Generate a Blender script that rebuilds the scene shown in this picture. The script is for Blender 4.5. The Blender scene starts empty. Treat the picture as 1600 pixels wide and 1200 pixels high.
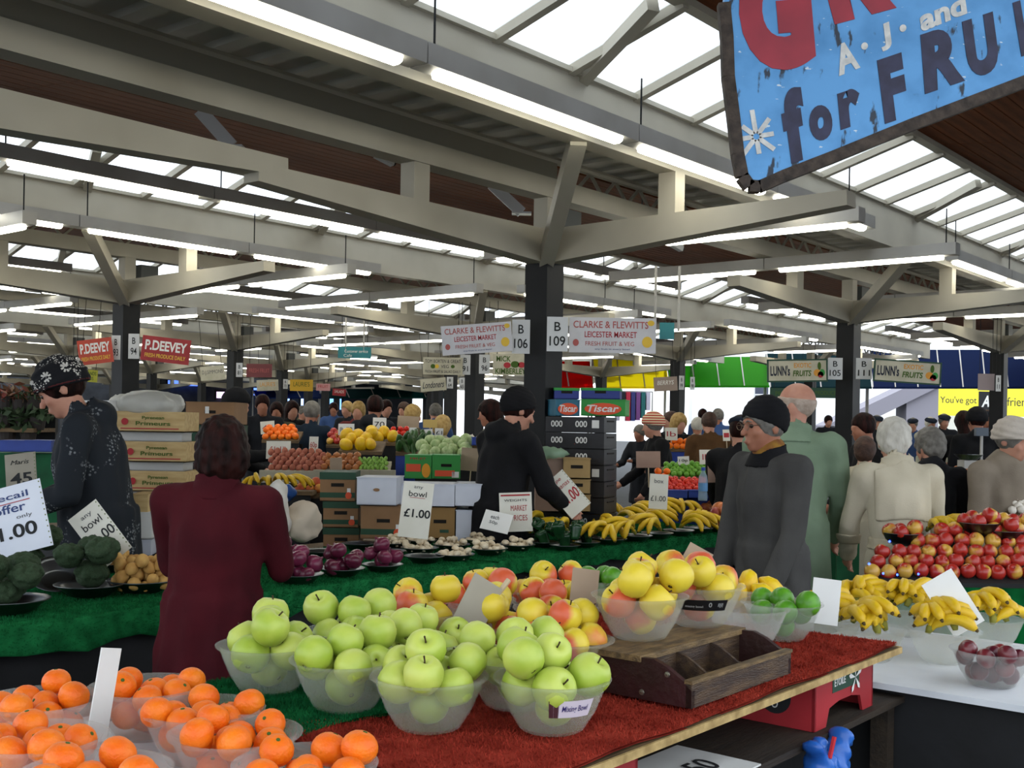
import bpy, math, random
import numpy as np
from mathutils import Vector, Matrix, Euler
random.seed(7); np.random.seed(7)
SC = bpy.context.scene
COL = SC.collection
# ---------------------------------------------------------------- camera, sky, exposure
F, HY, RO, H = 1770.0, 660.0, 0.0173, 1.62
cam = bpy.data.cameras.new('camera'); camo = bpy.data.objects.new('camera', cam); COL.objects.link(camo)
cam.sensor_width = 36.0; cam.lens = 36.0 * F / 1600.0; cam.shift_y = (HY - 600.0) / 1600.0
cam.clip_start = 0.05; cam.clip_end = 400
camo.matrix_world = Matrix.Translation((0, 0, H)) @ Matrix.Rotation(math.pi / 2, 4, 'X') @ Matrix.Rotation(RO, 4, 'Z')
SC.camera = camo
world = bpy.data.worlds.new('overcast'); SC.world = world; world.use_nodes = True
bg = world.node_tree.nodes['Background']; bg.inputs[0].default_value = (0.86, 0.93, 1.0, 1); bg.inputs[1].default_value = 1.15
SC.view_settings.view_transform = 'Standard'; SC.view_settings.look = 'None'
SC.view_settings.gamma = 1.0; SC.view_settings.use_curve_mapping = False
SC.view_settings.exposure = 1.3
TUBE_POWER = 6.0
SC.cycles.max_bounces = 7; SC.cycles.transparent_max_bounces = 12; SC.cycles.diffuse_bounces = 4
SC.cycles.use_denoising = True; SC.cycles.sample_clamp_indirect = 6.0

# ---------------------------------------------------------------- the hall's own grid: u along the rows, v across, origin at the middle column
ANG, G = 0.6875, 5.44
AX, AY = 0.2186, 8.2024
D1 = (math.sin(ANG), math.cos(ANG)); D2 = (-math.cos(ANG), math.sin(ANG))
TH = math.atan2(D1[1], D1[0])
def UV(u, v, z=0.0): return Vector((AX + u * D1[0] + v * D2[0], AY + u * D1[1] + v * D2[1], z))
def toUV(p):
    x, y = p[0] - AX, p[1] - AY
    return x * D1[0] + y * D1[1], x * D2[0] + y * D2[1]
def ray(x, y):
    a, b = x - 800.0, y - HY; c, s = math.cos(RO), math.sin(RO)
    return (a * c + b * s) / F, 1.0, -(-a * s + b * c) / F
def W(x, y, Y):
    r = ray(x, y); return Vector((r[0] * Y, Y, H + r[2] * Y))
def onZ(x, y, z):
    r = ray(x, y); t = (z - H) / r[2]; return Vector((r[0] * t, t, z))

# ---------------------------------------------------------------- materials
def lin(c):
    if isinstance(c, str):
        c = c.lstrip('#'); c = [int(c[i:i + 2], 16) / 255 for i in (0, 2, 4)]
        c = [x / 12.92 if x <= .04045 else ((x + .055) / 1.055) ** 2.4 for x in c]
    return tuple(c[:3]) + (1.0,)
MATS = {}
def mat(name, col, rough=.6, metal=0.0, col2=None, ns=8.0, det=3.0, bump=0.0, bs=None, spec=.4, lo=.35, hi=.65, stretch=None, emit=None, sheen=0, sub=0, trans=0):
    if name in MATS: return MATS[name]
    m = bpy.data.materials.new(name); m.use_nodes = True; nt = m.node_tree; p = nt.nodes['Principled BSDF']
    p.inputs['Base Color'].default_value = lin(col); p.inputs['Roughness'].default_value = rough; p.inputs['Metallic'].default_value = metal
    p.inputs['Specular IOR Level'].default_value = spec
    if sheen: p.inputs['Sheen Weight'].default_value = sheen
    if sub:
        p.inputs['Subsurface Weight'].default_value = sub; p.inputs['Subsurface Radius'].default_value = (.02, .012, .006); p.inputs['Subsurface Scale'].default_value = .3
    if trans: p.inputs['Transmission Weight'].default_value = trans
    if emit: p.inputs['Emission Color'].default_value = lin(emit[0]); p.inputs['Emission Strength'].default_value = emit[1]
    if col2 or bump:
        tc = nt.nodes.new('ShaderNodeTexCoord'); mp = nt.nodes.new('ShaderNodeMapping'); nt.links.new(tc.outputs['Object'], mp.inputs[0])
        if stretch: mp.inputs['Scale'].default_value = stretch
        if col2:
            n = nt.nodes.new('ShaderNodeTexNoise'); n.inputs['Scale'].default_value = ns; n.inputs['Detail'].default_value = det; nt.links.new(mp.outputs[0], n.inputs[0])
            r = nt.nodes.new('ShaderNodeValToRGB'); r.color_ramp.elements[0].position = lo; r.color_ramp.elements[1].position = hi
            r.color_ramp.elements[0].color = lin(col); r.color_ramp.elements[1].color = lin(col2)
            nt.links.new(n.outputs[0], r.inputs[0]); nt.links.new(r.outputs[0], p.inputs['Base Color'])
        if bump:
            n2 = nt.nodes.new('ShaderNodeTexNoise'); n2.inputs['Scale'].default_value = bs or ns * 3; n2.inputs['Detail'].default_value = 4; nt.links.new(mp.outputs[0], n2.inputs[0])
            b = nt.nodes.new('ShaderNodeBump'); b.inputs['Strength'].default_value = bump; b.inputs['Distance'].default_value = .01
            nt.links.new(n2.outputs[0], b.inputs['Height']); nt.links.new(b.outputs[0], p.inputs['Normal'])
    MATS[name] = m; return m
def emis(name, col, s):
    if name in MATS: return MATS[name]
    m = bpy.data.materials.new(name); m.use_nodes = True; nt = m.node_tree; nt.nodes.clear()
    o = nt.nodes.new('ShaderNodeOutputMaterial'); e = nt.nodes.new('ShaderNodeEmission'); e.inputs[0].default_value = lin(col); e.inputs[1].default_value = s
    nt.links.new(e.outputs[0], o.inputs[0]); MATS[name] = m; return m
def thin(name, col, clear=.4, transl=.5, rough=.35, tint=(1, 1, 1)):
    """thin see-through sheet: part clear, part milky"""
    if name in MATS: return MATS[name]
    m = bpy.data.materials.new(name); m.use_nodes = True; nt = m.node_tree; nt.nodes.clear(); N = nt.nodes.new
    o = N('ShaderNodeOutputMaterial'); p = N('ShaderNodeBsdfPrincipled'); p.inputs['Base Color'].default_value = lin(col); p.inputs['Roughness'].default_value = rough
    t = N('ShaderNodeBsdfTranslucent'); t.inputs[0].default_value = lin(col); c = N('ShaderNodeBsdfTransparent'); c.inputs[0].default_value = lin(tint)
    a = N('ShaderNodeMixShader'); a.inputs[0].default_value = transl; b = N('ShaderNodeMixShader'); b.inputs[0].default_value = clear
    nt.links.new(p.outputs[0], a.inputs[1]); nt.links.new(t.outputs[0], a.inputs[2]); nt.links.new(a.outputs[0], b.inputs[1]); nt.links.new(c.outputs[0], b.inputs[2]); nt.links.new(b.outputs[0], o.inputs[0])
    MATS[name] = m; return m
def blush(name, base, red, lo=.45, hi=.6, ns=9.0, rough=.35, axis=(1, 0, .2), gain=5.0, speck=None):
    """fruit skin whose own colour runs from one flush to the other around the fruit"""
    if name in MATS: return MATS[name]
    m = bpy.data.materials.new(name); m.use_nodes = True; nt = m.node_tree; p = nt.nodes['Principled BSDF']; N = nt.nodes.new
    tc = N('ShaderNodeTexCoord'); vm = N('ShaderNodeVectorMath'); vm.operation = 'DOT_PRODUCT'; nt.links.new(tc.outputs['Object'], vm.inputs[0]); vm.inputs[1].default_value = axis
    mu = N('ShaderNodeMath'); mu.operation = 'MULTIPLY_ADD'; nt.links.new(vm.outputs['Value'], mu.inputs[0]); mu.inputs[1].default_value = gain; mu.inputs[2].default_value = .25
    n = N('ShaderNodeTexNoise'); n.inputs['Scale'].default_value = ns; n.inputs['Detail'].default_value = 4; nt.links.new(tc.outputs['Object'], n.inputs[0])
    oi = N('ShaderNodeObjectInfo'); ad2 = N('ShaderNodeMath'); ad2.operation = 'MULTIPLY_ADD'; nt.links.new(oi.outputs['Random'], ad2.inputs[0]); ad2.inputs[1].default_value = .3; ad2.inputs[2].default_value = -.15
    ad = N('ShaderNodeMath'); ad.operation = 'ADD'; nt.links.new(mu.outputs[0], ad.inputs[0]); nt.links.new(n.outputs[0], ad.inputs[1])
    ad3 = N('ShaderNodeMath'); ad3.operation = 'ADD'; nt.links.new(ad.outputs[0], ad3.inputs[0]); nt.links.new(ad2.outputs[0], ad3.inputs[1])
    r = N('ShaderNodeValToRGB'); e = r.color_ramp.elements; e[0].position = lo + .25; e[1].position = hi + .25; e[0].color = lin(base); e[1].color = lin(red)
    nt.links.new(ad3.outputs[0], r.inputs[0]); nt.links.new(r.outputs[0], p.inputs['Base Color']); p.inputs['Roughness'].default_value = rough
    MATS[name] = m; return m

# ---------------------------------------------------------------- mesh helpers
class MB:
    def __init__(self): self.v = []; self.f = []; self.mi = []; self.cur = 0
    def add(self, vs, fs):
        o = len(self.v); self.v += [tuple(p) for p in vs]
        for f in fs: self.f.append(tuple(i + o for i in f)); self.mi.append(self.cur)
        return self
    def box(self, x0, x1, y0, y1, z0, z1, M=None):
        vs = [Vector((x, y, z)) for x in (x0, x1) for y in (y0, y1) for z in (z0, z1)]
        if M is not None: vs = [M @ p for p in vs]
        return self.add(vs, [(0, 1, 3, 2), (4, 6, 7, 5), (0, 4, 5, 1), (2, 3, 7, 6), (0, 2, 6, 4), (1, 5, 7, 3)])
    def bar(self, p0, p1, w, h, w1=None, h1=None, up=(0, 0, 1)):
        p0, p1 = Vector(p0), Vector(p1); d = (p1 - p0).normalized(); up = Vector(up)
        s = d.cross(up); s = s.normalized() if s.length > 1e-5 else Vector((1, 0, 0)); t = s.cross(d)
        w1 = w if w1 is None else w1; h1 = h if h1 is None else h1; vs = []
        for p, a, b in ((p0, w, h), (p1, w1, h1)):
            vs += [p + s * a / 2 * i + t * b / 2 * j for i, j in ((-1, -1), (1, -1), (1, 1), (-1, 1))]
        return self.add(vs, [(3, 2, 1, 0), (4, 5, 6, 7), (0, 1, 5, 4), (1, 2, 6, 5), (2, 3, 7, 6), (3, 0, 4, 7)])
    def tube(self, pts, r, n=8, sy=1.0, cap=True):
        pts = [Vector(p) for p in pts]; rs = r if hasattr(r, '__len__') else [r] * len(pts); vs = []; fs = []
        ref = Vector((0, 0, 1)) if abs((pts[-1] - pts[0]).normalized().z) < .9 else Vector((1, 0, 0))
        for i, p in enumerate(pts):
            d = (pts[min(i + 1, len(pts) - 1)] - pts[max(i - 1, 0)]).normalized(); s = d.cross(ref).normalized(); t = s.cross(d)
            vs += [p + (s * math.cos(2 * math.pi * k / n) + t * math.sin(2 * math.pi * k / n) * sy) * rs[i] for k in range(n)]
        for i in range(len(pts) - 1):
            for k in range(n): fs.append((i * n + k, i * n + (k + 1) % n, (i + 1) * n + (k + 1) % n, (i + 1) * n + k))
        if cap: fs.append(tuple(reversed(range(n)))); fs.append(tuple(range((len(pts) - 1) * n, len(pts) * n)))
        return self.add(vs, fs)
    def lathe(self, prof, n=24, M=None, fn=None):
        vs = []; fs = []
        for r, z in prof:
            for k in range(n):
                a = 2 * math.pi * k / n; q = fn(a, r, z) if fn else (r * math.cos(a), r * math.sin(a), z)
                vs.append(M @ Vector(q) if M is not None else q)
        for i in range(len(prof) - 1):
            for k in range(n): fs.append((i * n + k, i * n + (k + 1) % n, (i + 1) * n + (k + 1) % n, (i + 1) * n + k))
        return self.add(vs, fs)
    def prism(self, poly, a, b, M=None):
        """polygon in x,z pulled along y from a to b"""
        n = len(poly); vs = [Vector((x, a, z)) for x, z in poly] + [Vector((x, b, z)) for x, z in poly]
        if M is not None: vs = [M @ p for p in vs]
        return self.add(vs, [tuple(range(n)), tuple(reversed(range(n, 2 * n)))] + [(i, i + n, (i + 1) % n + n, (i + 1) % n) for i in range(n)])
    def mesh(self, name, m=None, smooth=False):
        me = bpy.data.meshes.new(name); me.from_pydata(self.v, [], self.f); me.validate()
        for x in (m if isinstance(m, (list, tuple)) else [m]):
            if x is not None: me.materials.append(x)
        if any(self.mi): me.polygons.foreach_set('material_index', self.mi[:len(me.polygons)])
        if smooth: me.polygons.foreach_set('use_smooth', [True] * len(me.polygons))
        me.update(); return me
    def build(self, name, m=None, parent=None, smooth=False, grid=False):
        o = bpy.data.objects.new(name, self.mesh(name, m, smooth)); COL.objects.link(o); o.parent = parent
        if grid: o.location = (AX, AY, 0); o.rotation_euler = (0, 0, TH)
        return o
def put(name, me, parent=None, loc=(0, 0, 0), rot=(0, 0, 0), sc=1.0):
    o = bpy.data.objects.new(name, me); COL.objects.link(o); o.parent = parent; o.location = loc; o.rotation_euler = rot
    o.scale = (sc, sc, sc) if not hasattr(sc, '__len__') else sc
    return o
def tag(o, label, cat, group=None):
    o['label'] = label; o['category'] = cat
    if group: o['group'] = group
    return o
def thing(name, label, cat, loc=(0, 0, 0), rz=0.0, group=None, rot=None):
    o = bpy.data.objects.new(name, None); COL.objects.link(o); o.location = loc; o.rotation_euler = rot or (0, 0, rz); o.empty_display_size = .1
    return tag(o, label, cat, group)
def struct(o, label=None):
    o['kind'] = 'structure'
    if label: o['label'] = label
    return o
def gridthing(name, label, cat, group=None): return thing(name, label, cat, (AX, AY, 0), TH, group)
def copy_tree(o, parent=None):
    c = o.copy(); COL.objects.link(c); c.parent = parent
    for ch in list(o.children): copy_tree(ch, c)
    return c
def pieces(parent, name, me, spots):
    for loc, rot in spots: put(name, me, parent, loc, rot)

# ---------------------------------------------------------------- lettering
def lettering(txt, w, h, m, parent, loc, rot=(math.pi / 2, 0, 0), bold=.0, shear=0.0, name='lettering', depth=.0012, sy=None):
    """flat lettering fitted into a width (and height), centred on loc in the parent's frame"""
    cu = bpy.data.curves.new('t', 'FONT'); cu.body = txt; cu.size = 1.0; cu.extrude = .004; cu.offset = bold; cu.shear = shear; cu.resolution_u = 5
    cu.align_x = 'CENTER'; cu.align_y = 'CENTER'
    t = bpy.data.objects.new('t', cu)
    me = bpy.data.meshes.new_from_object(t); bpy.data.objects.remove(t); bpy.data.curves.remove(cu)
    n = len(me.vertices)
    if n == 0: return None
    co = np.empty(n * 3, np.float32); me.vertices.foreach_get('co', co); co = co.reshape(-1, 3)
    mn, mx = co.min(0), co.max(0); c = (mn + mx) / 2; d = np.maximum(mx - mn, 1e-4); co -= c
    sx = w / d[0]; syy = h / d[1]; co[:, 0] *= sx; co[:, 1] *= syy; co[:, 2] *= depth / d[2]
    me.vertices.foreach_set('co', co.ravel()); me.materials.clear(); me.materials.append(m); me.update(); me.name = name
    return put(name, me, parent, loc, rot)

# ---------------------------------------------------------------- smooth solids from distance fields
def cap(P, a, b, ra, rb=None, sy=1.0):
    rb = ra if rb is None else rb; a = np.asarray(a, np.float32); b = np.asarray(b, np.float32)
    if sy != 1.0:
        k = np.array((1, sy, 1), np.float32); P = P * k; a = a * k; b = b * k
    ab = b - a; L = float(ab @ ab) + 1e-9; q = P - a; t = np.clip(q @ ab / L, 0, 1)
    return np.sqrt(((q - t[:, None] * ab) ** 2).sum(1)) - (ra + (rb - ra) * t)
def ell(P, c, r, R=None):
    q = P - np.asarray(c, np.float32)
    if R is not None: q = q @ R
    r = np.asarray(r, np.float32); k0 = np.sqrt(((q / r) ** 2).sum(1)); k1 = np.sqrt(((q / r ** 2) ** 2).sum(1)) + 1e-6
    return k0 * (k0 - 1) / k1
def smin(a, b, k):
    if k <= 0: return np.minimum(a, b)
    h = np.clip(.5 + .5 * (b - a) / k, 0, 1); return b + (a - b) * h - k * h * (1 - h)
def smax(a, b, k): return -smin(-a, -b, k)
def wob(P, f, s=0.0):
    return np.sin(P[:, 0] * f + s) * np.sin(P[:, 1] * f * 1.13 + 1.7 * s + 1) * np.sin(P[:, 2] * f * .91 + 2.3 * s + 2)
def sdf_mesh(fn, lo, hi, h, name, m=None, B=6):
    lo = np.asarray(lo, np.float32) - 2 * h; hi = np.asarray(hi, np.float32) + 2 * h
    nb = np.ceil((hi - lo) / (h * B)).astype(int); n = nb * B + 1
    bc = np.stack(np.meshgrid(*[lo[i] + (np.arange(nb[i]) + .5) * h * B for i in range(3)], indexing='ij'), -1).reshape(-1, 3).astype(np.float32)
    bd = fn(bc); act = np.abs(bd) < h * B * 1.35
    D = np.repeat(np.repeat(np.repeat(bd.reshape(nb), B, 0), B, 1), B, 2); D = np.pad(D, ((0, 1),) * 3, mode='edge').astype(np.float32)
    idx = np.stack(np.unravel_index(np.nonzero(act)[0], nb), -1) * B
    off = np.stack(np.meshgrid(*[np.arange(B + 1)] * 3, indexing='ij'), -1).reshape(-1, 3)
    gi = (idx[:, None, :] + off[None]).reshape(-1, 3)
    flat = np.unique(np.ravel_multi_index(gi.T, n)); g = np.stack(np.unravel_index(flat, n), -1)
    D.ravel()[flat] = fn((lo + g * h).astype(np.float32))
    S = D < 0; cs = tuple(x - 1 for x in n); cnt = np.zeros(cs, np.float32); acc = np.zeros(cs + (3,), np.float32)
    def sub(A, o): return A[o[0]:o[0] + cs[0], o[1]:o[1] + cs[1], o[2]:o[2] + cs[2]]
    for ax in range(3):
        o1, o2 = [i for i in range(3) if i != ax]
        for i in (0, 1):
            for j in (0, 1):
                a = [0, 0, 0]; a[o1] = i; a[o2] = j; b = list(a); b[ax] = 1
                va, vb = sub(D, a), sub(D, b); k = (va < 0) != (vb < 0)
                t = np.where(k, va / np.where(k, va - vb, 1), 0); cnt += k
                acc[..., ax] += t * k
                if i: acc[..., o1] += k
                if j: acc[..., o2] += k
    ok = cnt > 0; ci = np.stack(np.nonzero(ok), -1); vid = -np.ones(cs, np.int64); vid[ok] = np.arange(len(ci))
    V = lo + (ci + acc[ok] / cnt[ok][:, None]) * h; faces = []
    for ax in range(3):
        o1, o2 = (ax + 1) % 3, (ax + 2) % 3
        s0 = [slice(None)] * 3; s1 = [slice(None)] * 3; s0[ax] = slice(0, -1); s1[ax] = slice(1, None)
        e = S[tuple(s0)] != S[tuple(s1)]; p = np.stack(np.nonzero(e), -1)
        p = p[(p[:, o1] > 0) & (p[:, o2] > 0) & (p[:, o1] < cs[o1]) & (p[:, o2] < cs[o2])]
        ins = S[tuple(p.T)]; q = []
        for i, j in ((1, 1), (0, 1), (0, 0), (1, 0)):
            c = p.copy(); c[:, o1] -= i; c[:, o2] -= j; q.append(vid[tuple(c.T)])
        q = np.stack(q, -1); q[~ins] = q[~ins][:, ::-1]; faces.append(q[(q >= 0).all(1)])
    Fc = np.concatenate(faces); me = bpy.data.meshes.new(name)
    me.vertices.add(len(V)); me.vertices.foreach_set('co', V.astype(np.float32).ravel())
    me.loops.add(len(Fc) * 4); me.loops.foreach_set('vertex_index', Fc.ravel().astype(np.int32))
    me.polygons.add(len(Fc)); me.polygons.foreach_set('loop_start', np.arange(0, len(Fc) * 4, 4, dtype=np.int32))
    me.update(calc_edges=True); me.polygons.foreach_set('use_smooth', [True] * len(Fc))
    if m is not None: me.materials.append(m)
    return me
# ================================================================ THE HALL
m_cream = mat('painted_steel_cream', '#b4ae9e', .55, col2='#9d9686', ns=1.3, lo=.4, hi=.75)
m_grey = mat('rail_grey', '#a9a7a3', .45, col2='#98958f', ns=2)
m_black = mat('post_black', '#0c0d0f', .5, col2='#141517', ns=4, spec=.2)
m_deck = mat('deck_metal', '#aeaca2', .55, col2='#9a988e', ns=1.2)
m_ply = mat('soffit_timber', '#80492b', .75, spec=.08, col2='#5f361f', ns=2.2, stretch=(1, 9, 9), lo=.3, hi=.7)
m_glass = thin('wired_roof_glass', '#f4f8fb', clear=.5, transl=.85, rough=.4)
m_tube = emis('fluorescent', '#fffbe8', TUBE_POWER)
m_floor = mat('paving', '#202428', .75, col2='#16181b', ns=3, bump=.2, bs=30)
fl = MB().box(-70, 70, -12, 110, -.1, 0).build('floor', m_floor); struct(fl, 'dark grey paved market floor')

def in_hall(i, j):
    p = UV(i * G, j * G)
    if j < 0: return j == -1 and -1 <= i <= 2
    return i >= -1 and abs(p.x) < .52 * abs(p.y) + 7 and (p.y < 28 or (p.x < 1.5 and p.y < 52))
CELLS = [(i, j) for j in range(-1, 9) for i in range(-1, 9) if in_hall(i, j)]
Z1, Z2 = H + 1.14, H + 1.385
# -- columns: black post, pale head, two tapered arms, a prop and two studs carrying the beams
col_me = {
    'black_post': MB().box(-.098, .098, -.098, .098, 0, H + 1.15).mesh('black_post', m_black),
    'pale_post': MB().box(-.062, .062, -.062, .062, H + 1.13, H + 1.66).mesh('pale_post', m_cream),
    'arm_u': MB().bar((-.03, 0, Z2 - .1225), (-2.62, 0, Z2 - .05), .15, .245, .13, .10).mesh('arm', m_cream),
    'arm_v': MB().bar((0, -.03, Z2 - .1225), (0, -2.3, Z2 - .02), .15, .245, .13, .09).mesh('arm', m_cream),
    'prop': MB().bar((-.03, -.03, H + 1.16), (-1.05, -1.05, H + 1.70), .1, .115).mesh('prop', m_cream),
    'stud_u': MB().box(-1.42, -1.28, -.06, .06, H + 1.36, H + 1.64).mesh('stud', m_cream),
    'stud_v': MB().box(-.06, .06, -1.12, -.99, H + 1.38, H + 1.68).mesh('stud', m_cream),
    'junction_box': MB().box(.1, .3, -.1, .02, H + 1.3, H + 1.56).mesh('junction_box', mat('box_dark', '#4b4d4c', .6)),
    'far_arm': MB().bar((.03, 0, Z2 - .06), (3.02, 0, Z2 + .01), .15, .245, .13, .10).mesh('arm', m_cream),
}
for i, j in CELLS:
    if (i, j) == (-1, -1): continue
    p = UV(i * G, j * G)
    c = bpy.data.objects.new('column', None); COL.objects.link(c); c.location = (p.x, p.y, 0); c.rotation_euler = (0, 0, TH)
    struct(c, 'black market post with pale tapered steel arms under the roof')
    for nm in ('black_post', 'pale_post', 'arm_u', 'arm_v', 'prop', 'stud_u', 'stud_v', 'junction_box'):
        put(nm.replace('_u', '').replace('_v', ''), col_me[nm], c)
    if (i, j) == (-1, 0): put('arm', col_me['far_arm'], c)
# -- roof strips along every row of columns
def urange(j):
    us = [i for i, jj in CELLS if jj == j]
    return (min(us) - .6) * G, (max(us) + .75) * G
LINES = sorted({j for i, j in CELLS})
plank_me = MB().box(0, G - .006, .004, .146, 0, .02).mesh('plank', m_ply)
PW = .68
pane_me = MB().add([(0.02, 0, 0), (PW - .02, 0, 0), (PW - .02, -.80, .24), (.02, -.80, .24), (0.02, 0, .006), (PW - .02, 0, .006), (PW - .02, -.80, .246), (.02, -.80, .246)], [(0, 1, 2, 3), (7, 6, 5, 4), (0, 4, 5, 1), (1, 5, 6, 2), (2, 6, 7, 3), (3, 7, 4, 0)]).mesh('pane', m_glass)
bar_me = MB().bar((0, .02, -.02), (0, -.82, .226), .055, .07).mesh('glazing_bar', m_cream)
prop_me = MB().bar((0, 0, -.06), (-.35, -.78, .17), .075, .09).box(-.09, .09, -.1, .08, -.07, -.05).mesh('roof_strut', m_cream)
rp = UV(0, 0)
for j in LINES:
    v0 = j * G; u0, u1 = urange(j)
    b = MB().box(u0, u1, v0 - 1.12, v0 - .98, H + 1.67, H + 2.04).box(u0, u1, v0 - 1.15, v0 - .95, H + 2.02, H + 2.05)
    struct(b.build('eave_beam', m_cream, grid=True), 'long pale steel eave beam over a row of posts')
    if j < 0: continue
    # lattice gutter girder over the posts
    g = bpy.data.objects.new('gutter_beam', None); COL.objects.link(g); g.location = rp; g.rotation_euler = (0, 0, TH); struct(g, 'pale steel gutter girder with dark open web')
    MB().box(u0, u1, v0 - .075, v0 + .075, H + 1.62, H + 1.76).build('chord', m_cream, g)
    MB().tube([(u0, v0, H + 1.915), (u1, v0, H + 1.915)], .03, 8).build('pipe', m_cream, g)
    wb = MB(); us = u0
    if j == 0: wb.box(u0, .1, v0 - .02, v0 + .02, H + 1.75, H + 1.9); us = .2
    k = 0
    while us < u1:
        wb.bar((us, v0, H + (1.75 if k % 2 else 1.9)), (us + .17, v0, H + (1.9 if k % 2 else 1.75)), .02, .02); us += .17; k += 1
    wb.build('web', mat('web_steel', '#8f897a', .6), g)
    # corrugated deck between girder and eave beam
    dk = MB(); us = u0; prof = []
    while us < u1: prof += [(us, 0), (us + .1, 0), (us + .13, .022), (us + .25, .022)]; us += .28
    n = len(prof)
    dk.add([(x, v0 - 1.0, H + 1.98 + z) for x, z in prof] + [(x, v0 + .26, H + 1.98 + z) for x, z in prof] + [(x, v0 - 1.0, H + 2.0 + z) for x, z in prof] + [(x, v0 + .26, H + 2.0 + z) for x, z in prof],
           [(q, q + 1, n + q + 1, n + q) for q in range(n - 1)] + [(2 * n + q, 3 * n + q, 3 * n + q + 1, 2 * n + q + 1) for q in range(n - 1)])
    struct(dk.build('ceiling_deck', m_deck, grid=True), 'grey corrugated metal roof deck')
for j in LINES:                                       # glazing on the near side of every eave beam
    v0 = j * G; u0, u1 = urange(j)
    w = bpy.data.objects.new('window_%d' % (j + 2), None); COL.objects.link(w); w.location = rp; w.rotation_euler = (0, 0, TH); struct(w, 'sloping white roof glazing with pale glazing bars')
    n = int((u1 - u0) / PW); far = MB(); farb = MB(); jj = max(j, 0)
    for k in range(n):
        uu = u0 + k * PW; p = UV(uu, v0 - 1.4)
        if j >= 0 and p.y > 2 and p.y < 17 and abs(p.x) < .5 * p.y + 1:
            put('pane', pane_me, w, (uu, v0 - 1.05, H + 2.04)); put('glazing_bar', bar_me, w, (uu, v0 - 1.05, H + 2.04))
        else:
            far.add([Vector(q.co) + Vector((uu, v0 - 1.05, H + 2.04)) for q in pane_me.vertices], [tuple(f.vertices) for f in pane_me.polygons])
            farb.add([Vector(q.co) + Vector((uu, v0 - 1.05, H + 2.04)) for q in bar_me.vertices], [tuple(f.vertices) for f in bar_me.polygons])
    if far.v: far.build('pane_run', m_glass, w)['kind'] = 'stuff'; farb.build('glazing_bar_run', m_cream, w)['kind'] = 'stuff'
    k = -1
    while k * G / 2 < u1:
        if k * G / 2 - 1.05 > u0: put('roof_strut', prop_me, w, (k * G / 2 - 1.05, v0 - 1.0, H + 2.06))
        k += 1
    MB().box(u0, u1, v0 - 1.9, v0 - 1.82, H + 2.25, H + 2.36).build('ridge_trim', m_cream, w)
for j in [x - 1 for x in LINES if x >= 0]:             # timber soffit from the ridge down to the next girder
    v0 = (j + 1) * G - 1.86; v1 = j * G + .25; u0, u1 = urange(max(j, 0)); L = v0 - v1; sl = math.atan2(.33, L)
    s = bpy.data.objects.new('ceiling_soffit', None); COL.objects.link(s); s.location = rp; s.rotation_euler = (0, 0, TH); struct(s, 'brown timber boarded soffit')
    MB().add([(u0, v1, H + 1.99), (u1, v1, H + 1.99), (u1, v0, H + 2.32), (u0, v0, H + 2.32), (u0, v1, H + 2.03), (u1, v1, H + 2.03), (u1, v0, H + 2.36), (u0, v0, H + 2.36)],
             [(0, 1, 2, 3), (7, 6, 5, 4), (0, 4, 5, 1), (1, 5, 6, 2), (2, 6, 7, 3), (3, 7, 4, 0)]).build('backing', m_ply, s)
    if j in (-1, 0):
        for a in range(-1, 3):
            for k in range(int(L / .15)):
                y = v1 + k * .15
                put('plank', plank_me, s, (a * G - .5 * G, y, H + 1.965 + .33 * (y - v1) / L), (sl, 0, 0))

# -- fluorescent fixtures on grey rails
LF = 1.8
hous_me = MB().box(0, LF - .01, -.06, .06, .012, .115).mesh('housing', m_grey)
tube_me = MB().prism([(-.045, .012), (-.038, -.012), (-.018, -.022), (.018, -.022), (.038, -.012), (.045, .012)], .13, LF - .15, Matrix.Rotation(-math.pi / 2, 4, 'Z')).mesh('lamp_tube', m_tube)
hang_me = MB().tube([(.1, 0, .11), (.1, 0, .42)], .006, 5).mesh('hanger', m_black)
nfix = 0
def fixture(u, v, z, along_v, label, group):
    global nfix
    p = UV(u, v, z); q = UV(u, v + LF) if along_v else UV(u + LF, v)
    if max(p.y, q.y) < .6 or min(abs(p.x) / max(p.y, .1), abs(q.x) / max(q.y, .1)) > .62: return
    if p.y > 30 and (p.x > 0 or p.y > 44): return
    t = thing('strip_light', label, 'light', p, TH + (math.pi / 2 if along_v else 0), group)
    put('housing', hous_me, t); put('lamp_tube', tube_me, t)
    if p.y < 16: put('hanger', hang_me, t)
    nfix += 1
def rail(u, v, n, along_v, z, label, group):
    for k in range(n): fixture(u + (0 if along_v else k * LF), v + (k * LF if along_v else 0), z, along_v, label + (', ' + ('first', 'second', 'third', 'fourth')[k] if n > 1 else ''), group)
ZR = H + 1.655
rail(2.74 - 4 * LF, -1.3, 4, False, ZR, 'long fluorescent strip light on the rail under the big roof glazing', 'strip lights along the nearest eave beam')
rail(2.66 - 4 * LF, 2.72, 4, False, ZR + .1, 'fluorescent strip light hung mid-bay behind the middle post arm', 'strip lights hung mid-bay')
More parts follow.
